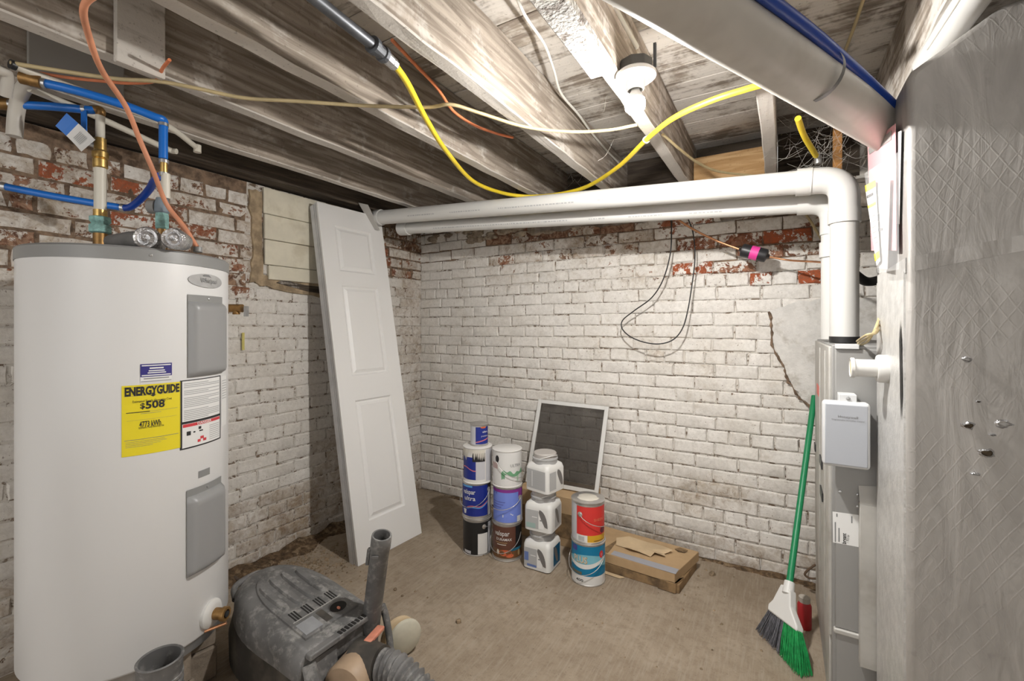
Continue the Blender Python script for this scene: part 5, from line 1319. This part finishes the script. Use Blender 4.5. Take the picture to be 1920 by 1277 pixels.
# ------------------------------------------------------------------ square jugs
def jug(label, px, py, z, turn, s=0.078, H=0.150, style=0, lidcol='lid'):
    p = OZ(px, py, 0)
    root = thing('paint_jug', label, 'paint jug', (p.x, p.y, z), facing(p) + turn, 'stack of square paint jugs')
    def ringq(h, w, n=6):
        rad = 0.022
        pts = []
        for cx_, cy_, a0 in ((1, 1, 0), (-1, 1, 90), (-1, -1, 180), (1, -1, 270)):
            for k in range(n):
                a = math.radians(a0 + 90 * k / (n - 1)); pts.append(Vector((cx_ * (w - rad) + rad * math.cos(a), cy_ * (w - rad) + rad * math.sin(a), h)))
        return pts
    rings = [ringq(0.0, s - 0.008), ringq(0.006, s), ringq(H * 0.80, s), ringq(H * 0.93, s - 0.006), ringq(H, s - 0.020)]
    n = len(rings[0]); b = MB()
    b.add([v for r in rings for v in r], [(i * n + k, i * n + (k + 1) % n, (i + 1) * n + (k + 1) % n, (i + 1) * n + k) for i in range(len(rings) - 1) for k in range(n)] + [tuple(reversed(range(n))), tuple((len(rings) - 1) * n + k for k in range(n))])
    b.build('jug_body', M['whiteplastic'], root, smooth=40, local=True)
    LG = flat('jug_collar_grey', (0.40, 0.395, 0.39))
    MB().lathe([(0.064, H - 0.006), (0.065, H + 0.014), (0.068, H + 0.016), (0.068, H + 0.023), (0.062, H + 0.026)], 36).build('collar', LG, root, smooth=30, local=True)
    MB().lathe([(0.060, H + 0.024), (0.061, H + 0.044), (0.057, H + 0.049), (0.003, H + 0.050)], 36).build('lid', flat('jug_lid_taupe', (0.44, 0.41, 0.385)), root, smooth=30, local=True)
    pts = [Vector((0.063 * math.cos(a), 0.066 * math.sin(a), H + 0.012 + 0.03 * max(0, math.sin((a + 0.2)))) ) for a in [PI * k / 14 - 0.2 for k in range(16)]]
    MB().tube(pts, 0.0022, 6).build('bail_handle', M['whiteplastic'], root, smooth=60, local=True)
    # two faces turned to the viewer: local +X and local -Y... each with a printed panel and a grip hollow
    e = 0.0008
    def face(k, u, v, d=e):                      # k 0: the +x side seen at the left, 1: the +y side seen at the right
        return Vector((s + d, u, v)) if k == 0 else Vector((-u, s + d, v))
    def panel(k, u0, u1, v0, v1, m, nm, par=None, d=e):
        return MB().add([face(k, u0, v0, d), face(k, u1, v0, d), face(k, u1, v1, d), face(k, u0, v1, d)], [(0, 1, 2, 3)]).build(nm, m, par or root, local=True)
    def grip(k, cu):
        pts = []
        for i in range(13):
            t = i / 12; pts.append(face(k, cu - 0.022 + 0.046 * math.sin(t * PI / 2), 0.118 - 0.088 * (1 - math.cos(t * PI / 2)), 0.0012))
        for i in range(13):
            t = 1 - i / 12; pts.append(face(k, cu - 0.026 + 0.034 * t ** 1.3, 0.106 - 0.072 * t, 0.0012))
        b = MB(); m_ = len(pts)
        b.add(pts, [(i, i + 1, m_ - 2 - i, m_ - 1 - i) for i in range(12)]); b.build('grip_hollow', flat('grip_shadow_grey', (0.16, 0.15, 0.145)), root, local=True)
    GP = flat('jug_panel_grey', (0.43, 0.43, 0.43)); 
    if style == 0:
        L = panel(0, -0.062, 0.060, 0.020, 0.118, GP, 'label')
        for i in range(7): panel(0, -0.055, 0.05 - 0.012 * (i % 3), 0.030 + i * 0.012, 0.033 + i * 0.012, M['softink'], 'print', L, 0.0014)
        panel(0, -0.027, -0.023, 0.03, 0.11, M['whitepaper'], 'print', L, 0.0015)
        panel(1, -0.060, -0.004, 0.020, 0.112, GP, 'label'); grip(1, 0.030)
    else:
        blu = flat('jug_blue', (0.13, 0.19, 0.42))
        L = panel(0, -0.066, 0.006, 0.018, 0.112, GP, 'label'); grip(0, 0.034)
        panel(0, 0.008, 0.036, 0.022, 0.085, M['whitepaper'], 'label'); panel(0, 0.014, 0.030, 0.062, 0.068, M['greyink'], 'print', L, 0.0014)
        panel(0, -0.03, 0.0, 0.075, 0.079, M['whitepaper'], 'print', L, 0.0014)
        if style == 1: panel(0, -0.064, -0.01, 0.02, 0.045, flat('jug_mint', (0.33, 0.45, 0.42)), 'print', L, 0.0014)
        else:
            panel(0, -0.066, -0.042, 0.045, 0.09, blu, 'print', L, 0.0014); panel(0, -0.05, 0.004, 0.018, 0.03, blu, 'print', L, 0.0014)
        panel(1, -0.03, 0.05, 0.02, 0.12, DKTEAL if style == 2 else GP, 'label'); grip(1, 0.0)
    return root
J = (1017, 1058)
jug('white square jug with blue print on the floor under two other jugs', *J, 0.0, math.radians(-26), style=2)
jug('white square jug with a mint panel in the middle of the jug stack', 1019, 1058, 0.200, math.radians(-24), style=1)
jug('white square jug with grey text panels on top of the jug stack', 1022, 1058, 0.400, math.radians(-38), style=0, s=0.076)

# ------------------------------------------------------------------ cardboard and window screen
box = thing('cardboard_box', 'brown cardboard carton standing behind the jugs', 'box', (1.25, -0.16, 0))
MB().box(1.03, 1.47, -0.285, -0.03, 0.0, 0.285).build('carton', M['cardboard'], box, bevel=0.003, seg=1)
MB().box(1.40, 1.468, -0.287, -0.285, 0.20, 0.245).build('printed_label', BLACK, box); MB().box(1.43, 1.468, -0.2885, -0.287, 0.218, 0.228).build('label_stripe', M['whitepaper'], box)
MB().box(1.03, 1.47, -0.2865, -0.285, 0.05, 0.19).build('open_side', M['wetboard'], box)
scr = thing('window_screen', 'white framed window screen with dark mesh leaning on the back wall', 'window screen', (1.27, -0.17, 0.285))
sb0, sb1 = Vector((1.035, -0.185, 0.288)), Vector((1.508, -0.175, 0.292)); st0, st1 = Vector((1.048, -0.032, 0.785)), Vector((1.524, -0.032, 0.780))
su = (sb1 - sb0).normalized(); sn = su.cross(st0 - sb0).normalized()
if sn.y > 0: sn = -sn
S = lambda u, v, w=0.0: sb0.lerp(sb1, u).lerp(st0.lerp(st1, u), v) + sn * w
def sbar(nm, u0, u1, v0, v1, m=M['whiteplastic']):
    MB().add([S(u, v, w) for w in (-0.006, 0.006) for u, v in ((u0, v0), (u1, v0), (u1, v1), (u0, v1))], [(0, 3, 2, 1), (4, 5, 6, 7), (0, 1, 5, 4), (1, 2, 6, 5), (2, 3, 7, 6), (3, 0, 4, 7)]).build(nm, m, scr, bevel=0.002)
fw_, fh_ = 0.052, 0.045
sbar('frame_side', 0, fw_, 0, 1); sbar('frame_side', 1 - fw_, 1, 0, 1); sbar('frame_rail', fw_, 1 - fw_, 1 - fh_, 1); sbar('frame_rail', fw_, 1 - fw_, 0, fh_)
MB().grid(lambda u, v: S(fw_ + (1 - 2 * fw_) * u, fh_ + (1 - 2 * fh_) * v, -0.001), 4, 4).build('screen_mesh', M['screen'], scr)

flatb = thing('cardboard_box', 'long flat torn cardboard box on the floor by the back wall', 'box', (1.7, -0.28, 0))
def slabq(nm, pts, z0, z1, m, par=flatb, bev=0.002):
    return MB().prism([Vector((x, y, z0)) for x, y in pts], (0, 0, z1 - z0)).build(nm, m, par, bevel=bev, seg=1)
slabq('lower_layer', [(1.478, -0.405), (2.0, -0.425), (2.035, -0.15), (1.478, -0.12)], 0.0, 0.042, M['wetboard'])
slabq('upper_layer', [(1.478, -0.40), (1.98, -0.43), (2.045, -0.145), (1.478, -0.105)], 0.044, 0.092, M['cardboard'])
slabq('front_fold', [(1.478, -0.408), (1.63, -0.417), (1.63, -0.412), (1.478, -0.403)], 0.050, 0.093, M['paleboard'])
slabq('grey_strip', [(1.66, -0.409), (1.985, -0.432), (1.99, -0.38), (1.665, -0.365)], 0.0925, 0.0945, M['greyboard'])
slabq('lower_tab', [(1.48, -0.43), (1.72, -0.447), (1.74, -0.425), (1.48, -0.405)], 0.002, 0.006, M['paleboard'])
def torn(pts, lift, m, nm):
    b = MB(); n = len(pts)
    ce = Vector((sum(p[0] for p in pts) / n, sum(p[1] for p in pts) / n, 0.095))
    vs = [Vector((x + rnd.uniform(-.006, .006), y + rnd.uniform(-.006, .006), 0.096 + lift * (i % 3) * 0.5)) for i, (x, y) in enumerate(pts)]
    b.add(vs + [ce + Vector((0, 0, lift * 0.3))], [(i, (i + 1) % n, n) for i in range(n)]); b.build(nm, m, flatb, solid=0.002)
torn([(1.66, -0.30), (1.64, -0.24), (1.70, -0.20), (1.79, -0.185), (1.87, -0.20), (1.93, -0.235), (1.90, -0.27), (1.91, -0.30), (1.86, -0.305), (1.84, -0.335), (1.79, -0.33), (1.74, -0.335), (1.70, -0.31)], 0.014, M['paleboard'], 'torn_flap')
torn([(1.93, -0.19), (1.96, -0.17), (2.0, -0.175), (1.98, -0.2), (1.95, -0.205)], 0.006, M['wetboard'], 'torn_hole')
slabq('crushed_end', [(1.90, -0.432), (1.985, -0.437), (2.01, -0.36), (2.0, -0.33), (1.985, -0.43)], 0.002, 0.05, M['wetboard'])
slabq('flap_seam', [(1.60, -0.40), (1.645, -0.403), (1.645, -0.24), (1.64, -0.24)], 0.0925, 0.0935, M['wetboard'])

# ================================================================== broom
be0, be1 = Vector((2.337, -0.51, 0.004)), Vector((2.492, -0.722, 0.004))
neck = Vector((2.440, -0.575, 0.245)); htop = Vector((2.549, -0.062, 0.93))
broom = thing('broom', 'green handled angle broom with grey and green bristles leaning by the furnace', 'broom', be0.lerp(be1, 0.5))
MB().tube([neck, htop], 0.0125, 16).build('handle', M['broomgreen'], broom, smooth=50)
hd = (htop - neck).normalized()
MB().tube([neck - hd * 0.03, neck + hd * 0.015], [0.021, 0.018], 16).build('ferrule', M['whiteplastic'], broom, smooth=50)
ax_ = (be1 - be0).normalized(); nr = ax_.cross(hd).normalized()
hl = P(1445, 1143, 1.80); hr = P(1500, 1184, 1.66)                       # ends of the head block
def headq(u, w): return hl.lerp(hr, u) + nr * w
b = MB()
up_ = neck - hd * 0.01
poly = [hl - hd * 0.006, hr - hd * 0.006, hr + hd * 0.012, hl.lerp(hr, 0.72) + hd * 0.055, up_ + (hr - hl).normalized() * 0.022, up_ - (hr - hl).normalized() * 0.024, hl.lerp(hr, 0.12) + hd * 0.040, hl + hd * 0.016]
b.prism([p - nr * 0.017 for p in poly], nr * 0.034).build('head', M['whiteplastic'], broom, bevel=0.006, seg=3)
for nm, m_, u0, u1 in [('grey_bristles', M['bristlegrey'], 0.0, 0.56), ('green_bristles', M['bristlegreen'], 0.56, 1.0)]:
    b = MB()
    for k in range(420):
        u = rnd.uniform(u0, u1); w = rnd.uniform(-0.013, 0.013)
        a = headq(u, w); e_ = be0.lerp(be1, u) + nr * (w * 2.4) + Vector((rnd.gauss(0, 0.003), rnd.gauss(0, 0.003), 0)); e_.z = 0.003 + abs(rnd.gauss(0, 0.004))
        mid = a.lerp(e_, 0.5) + Vector((rnd.gauss(0, 0.002), rnd.gauss(0, 0.002), 0))
        b.tube([a, mid, e_], [0.0013, 0.0013, 0.0007], 4, caps=False)
    o = b.build(nm, m_, broom); o['kind'] = 'stuff'
# red bottle
rc = OX(1531, 1170, 2.49); rc = OZ(1531, 1170, 0)
rc = Vector((2.497, -0.40, 0))
red = thing('red_bottle', 'red bottle with a pale cap half hidden behind the furnace foot', 'bottle', rc)
MB().lathe([(0.024, 0.0), (0.026, 0.003), (0.026, 0.095), (0.020, 0.108)], 20, rc).build('bottle_body', flat('bottle_red', (0.42, 0.02, 0.025)), red, smooth=40)
MB().lathe([(0.021, 0.108), (0.021, 0.128), (0.012, 0.132)], 16, rc).build('cap', plain('dusty_cap', (0.42, 0.38, 0.33), 0.6), red, smooth=40)

# ================================================================== shop vacuum in the foreground
VX0, VX1, VYC = 1.115, 0.60, -1.625                       # front edge, rear end, centre line
vac = thing('shop_vacuum', 'dusty grey shop vacuum lying on the floor in the foreground', 'vacuum', (0.86, VYC, 0))
def outline(w, x0, x1, n=22, p=2.3):
    """D shaped plan: square front at x0, rounded rear at x1"""
    L_ = x0 - x1; out = []
    for i in range(n + 1):
        a = -PI / 2 + PI * i / n
        cx_ = abs(math.cos(a)) ** (2 / p); sy = math.copysign(abs(math.sin(a)) ** (2 / p), math.sin(a))
        out.append((x1 + L_ * 0.55 - L_ * 0.55 * cx_, VYC - sy * w * -1))
    return out
def stack(rings):
    n = len(rings[0]); b = MB()
    b.add([v for r in rings for v in r], [(i * n + k, i * n + (k + 1) % n, (i + 1) * n + (k + 1) % n, (i + 1) * n + k) for i in range(len(rings) - 1) for k in range(n)] + [tuple(reversed(range(n))), tuple((len(rings) - 1) * n + k for k in range(n))])
    return b
def dring(w, x0, x1, z, tilt=0.0):
    o = outline(w, x0, x1)
    pts = [(x0, o[0][1])] + o + [(x0, o[-1][1])]
    return [Vector((x, y, z + tilt * (VX0 - x))) for x, y in pts]
TL = 0.155
stack([dring(0.150, 1.08, 0.585, 0.0), dring(0.168, 1.10, 0.555, 0.02), dring(0.170, 1.11, 0.55, 0.12), dring(0.158, 1.11, 0.57, 0.19)]).build('lower_body', M['vacdark'], vac, smooth=40)
shell = stack([dring(0.160, 1.11, 0.60, 0.130, 0.03), dring(0.170, 1.118, 0.588, 0.148, 0.07), dring(0.167, 1.118, 0.590, 0.176, TL), dring(0.152, 1.117, 0.612, 0.206, TL), dring(0.132, 1.112, 0.64, 0.220, TL), dring(0.120, 1.108, 0.66, 0.2225, TL)]).build('upper_shell', M['vac'], vac, smooth=35)
topz = lambda x: 0.2225 + TL * (VX0 - x)
# raised arched crown on the shell top
crown = stack([dring(0.108, 1.07, 0.675, topz(VX0) - 0.002, TL), dring(0.106, 1.068, 0.678, topz(VX0) + 0.006, TL), dring(0.100, 1.062, 0.686, topz(VX0) + 0.0085, TL)]).build('crown_panel', M['vac'], vac, smooth=30)
cz = lambda x: topz(x) + 0.0085
# pressed flutes and vent slots across the crown
for j in range(4):
    yv = VYC - 0.072 + j * 0.048
    L0, L1 = 0.93, 0.715 + 0.02 * abs(j - 1.5)
    if j in (0, 1, 2, 3):
        b = MB(); m_ = 12
        pts = []
        for i in range(m_):
            a = 2 * PI * i / m_
            xx = (L0 + L1) / 2 + math.copysign(abs(math.cos(a)) ** 0.5, math.cos(a)) * (L0 - L1) / 2; yy_ = yv + math.sin(a) * 0.0155
            pts.append(Vector((xx, yy_, cz(xx) + 0.0004)))
        pts2 = [p + Vector((((L0 + L1) / 2 - p.x) * 0.04, (yv - p.y) * 0.30, 0.0085)) for p in pts]
        b.add(pts + pts2, [(i, (i + 1) % m_, m_ + (i + 1) % m_, m_ + i) for i in range(m_)] + [tuple(range(m_, 2 * m_))]); b.build('flute', M['vac'], crown, smooth=40)
    for s in range(3):
        ys = yv - 0.010 + s * 0.010; x0, x1 = 0.985, 0.935
        MB().obox(Vector(((x0 + x1) / 2, ys, cz((x0 + x1) / 2) + 0.0006)), Vector((-0.025, 0, 0.025 * TL)), (0, 0.0024, 0), (0, 0, 0.0006)).build('vent_slot', M['vacinside'], crown)
# front recess: switch well, grooves, pale name plate
xx = 1.028; wc = Vector((xx, VYC + 0.052, cz(xx)))
well = MB().lathe([(0.030, 0.0012), (0.026, 0.0018), (0.022, 0.0008), (0.001, 0.0004)], 20, wc, (TL, 0, 1))
well.v = [wc + Vector(((v - wc).x * 0.8, (v - wc).y * 1.05, (v - wc).z)) for v in well.v]
well.build('switch_well', M['vacinside'], crown, smooth=40)
MB().obox(wc + Vector((0.010, -0.006, 0.003)), (0.006, 0, 0), (0, 0.003, 0), (0, 0, 0.003)).build('switch', M['vacorange'], crown)
xx = 1.03
MB().obox(Vector((xx, VYC - 0.066, cz(xx) + 0.0005)), Vector((-0.030, 0, 0.030 * TL)), (0, 0.032, 0), (0, 0, 0.0008)).build('name_plate', plain('dusty_plate', (0.27, 0.275, 0.285), 0.6, var=0.1), crown)
MB().obox(Vector((xx - 0.003, VYC - 0.006, cz(xx) + 0.0005)), Vector((-0.032, 0, 0.032 * TL)), (0, 0.013, 0), (0, 0, 0.0012)).build('flute', M['vacdark'], crown, bevel=0.002)
MB().obox(Vector((0.985, VYC, cz(0.985) + 0.0004)), Vector((-0.002, 0, 0)), (0, 0.096, 0), (0, 0, 0.0012)).build('crown_line', plain('dust_line', (0.36, 0.35, 0.33), 0.7), crown)
# grab bar across the front with grip ribs, and its two legs
bar = MB().obox(Vector((1.128, VYC + 0.015, 0.217)), (0.014, 0, 0), (0, 0.155, 0), (0, 0, 0.010)).build('grab_bar', M['vac'], vac, bevel=0.005, seg=3)
for i in range(12):
    MB().obox(Vector((1.1285, VYC - 0.02 + i * 0.0145, 0.2275)), (0.010, 0, 0), (0, 0.0042, 0), (0, 0, 0.0014)).build('grip_slot', M['vacinside'], bar)
MB().tube(cr([(1.128, VYC + 0.168, 0.220), (1.14, VYC + 0.175, 0.18), (1.165, VYC + 0.17, 0.11), (1.19, VYC + 0.155, 0.05)], 5), [0.013] * 5 + [0.0125] * 11, 12).build('bar_leg', M['vac'], vac, smooth=60)
MB().add([Vector((1.118, VYC - 0.148, 0.19)), Vector((1.142, VYC - 0.125, 0.20)), Vector((1.24, VYC - 0.12, 0.03)), Vector((1.19, VYC - 0.15, 0.02)), Vector((1.118, VYC - 0.03, 0.19)), Vector((1.15, VYC - 0.04, 0.03))], [(0, 1, 2, 3), (0, 3, 5, 4)]).build('bar_leg', M['vac'], vac, solid=0.012)
# dark hollow behind the bar
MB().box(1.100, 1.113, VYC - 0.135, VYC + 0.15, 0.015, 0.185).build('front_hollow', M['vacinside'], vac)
# tan drum, orange latches, hose port
MB().lathe([(0.070, 0.0), (0.076, 0.012), (0.076, 0.115), (0.070, 0.125)], 28, Vector((1.185, VYC + 0.045, 0.105)), (0.25, -1, 0.0)).build('motor_drum', M['vactan'], vac, smooth=40)
MB().obox(Vector((1.19, VYC + 0.075, 0.186)), (0.014, 0.004, 0), (-0.010, 0.042, 0), (0, 0, 0.007)).build('latch', M['vacorange'], vac, bevel=0.004, seg=2)
MB().obox(Vector((1.255, VYC - 0.055, 0.100)), (0.006, 0, 0), (0, 0.03, 0), (0, 0, 0.03)).build('latch', M['vacorange'], vac, bevel=0.003, seg=2)
MB().tube([(1.17, VYC + 0.02, 0.12), (1.27, VYC + 0.035, 0.135)], [0.072, 0.058], 26).build('hose_port', M['vacdark'], vac, smooth=40)
hp = cr([(1.25, VYC + 0.03, 0.135), (1.34, VYC + 0.045, 0.135), (1.44, VYC + 0.045, 0.10), (1.55, VYC + 0.02, 0.06), (1.66, VYC - 0.05, 0.05)], 24)
rad = [0.046 + 0.0065 * math.sin(i * 1.2) for i in range(len(hp))]
MB().tube(hp, rad, 20).build('ribbed_hose', M['vac'], vac, smooth=70)
# wheels
for i, (px, py, t, r0, th, m_) in enumerate([(738, 1222, 1.74, 0.070, 0.020, plain('tan_wheel', (0.55, 0.42, 0.26), 0.5)), (752, 1224, 1.735, 0.066, 0.018, M['wheel'])]):
    c_ = Vector((1.135 + 0.03 * i, VYC + 0.24 + 0.005 * i, 0.072))
    MB().lathe([(0.02, 0), (r0 - 0.006, 0), (r0, 0.005), (r0, th - 0.005), (r0 - 0.006, th), (0.02, th + 0.003)], 32, c_, (0.93, -0.36, 0)).build('wheel', m_, vac, smooth=40)
MB().tube(cr([(0.63, VYC - 0.10, 0.225), (0.575, VYC - 0.07, 0.245), (0.565, VYC + 0.02, 0.25), (0.61, VYC + 0.07, 0.245)], 6), 0.012, 10).build('rear_handle', M['vac'], vac, smooth=60)

# wand standing in the vacuum
wt, wbm = P(716, 1003, 1.60), P(694, 1180, 1.66)
wand = thing('vacuum_wand', 'grey plastic wand tube standing upright behind the vacuum', 'tube', wbm)
wd = (wt - wbm)
pts = [wbm - wd * 0.45 + wd * 1.45 * k / 10 for k in range(11)]
u_, w_ = frame_of(wd)
n = 24; RO = 0.0335; RI = 0.029
b = MB(); wn = wd.normalized()
b.lathe([(RO * 0.98, -wd.length * 0.40), (RO * 0.98, wd.length * 0.86), (RO * 1.06, wd.length * 0.87), (RO * 1.06, wd.length * 0.985), (RO * 1.03, wd.length), (RI, wd.length), (RI, wd.length * 0.6), (0.002, wd.length * 0.6)], 28, wbm, wn, caps=False)
b.build('tube', M['vac'], wand, smooth=40)
cpos = wbm + wd * 0.78 - RT * (RO + 0.005)
MB().obox(cpos, RT * 0.006 - FW * 0.0, FW * 0.009, wn * 0.032).build('catch', M['vac'], wand, bevel=0.002)
MB().obox(wbm + wd * 0.82 - FW * (RO) - RT * 0.006, RT * 0.012, FW * 0.004, wn * 0.006).build('catch_tab', M['vac'], wand, bevel=0.002)

# ribbed hose cuff standing before the heater
ct = P(300, 1232, 1.22)
cuff = thing('hose_cuff', 'grey ribbed hose cuff standing open end up before the heater', 'hose cuff', (ct.x, ct.y, 0))
H_ = ct.z; rr = 0.054
pr_ = [(rr * 0.90, 0.0)]
z = 0.01
while z < H_ - 0.06:
    pr_ += [(rr * 0.90, z), (rr * 0.98, z + 0.006), (rr * 0.98, z + 0.012), (rr * 0.90, z + 0.016)]; z += 0.02
pr_ += [(rr * 0.94, H_ - 0.05), (rr * 0.96, H_ - 0.008), (rr, H_ - 0.003), (rr - 0.003, H_), (rr - 0.007, H_ - 0.003), (rr - 0.008, H_ - 0.09), (0.002, H_ - 0.092)]
b = MB(); b.lathe(pr_, 36, (ct.x, ct.y, 0), caps=False)
b.build('cuff_tube', M['vac'], cuff, smooth=35)
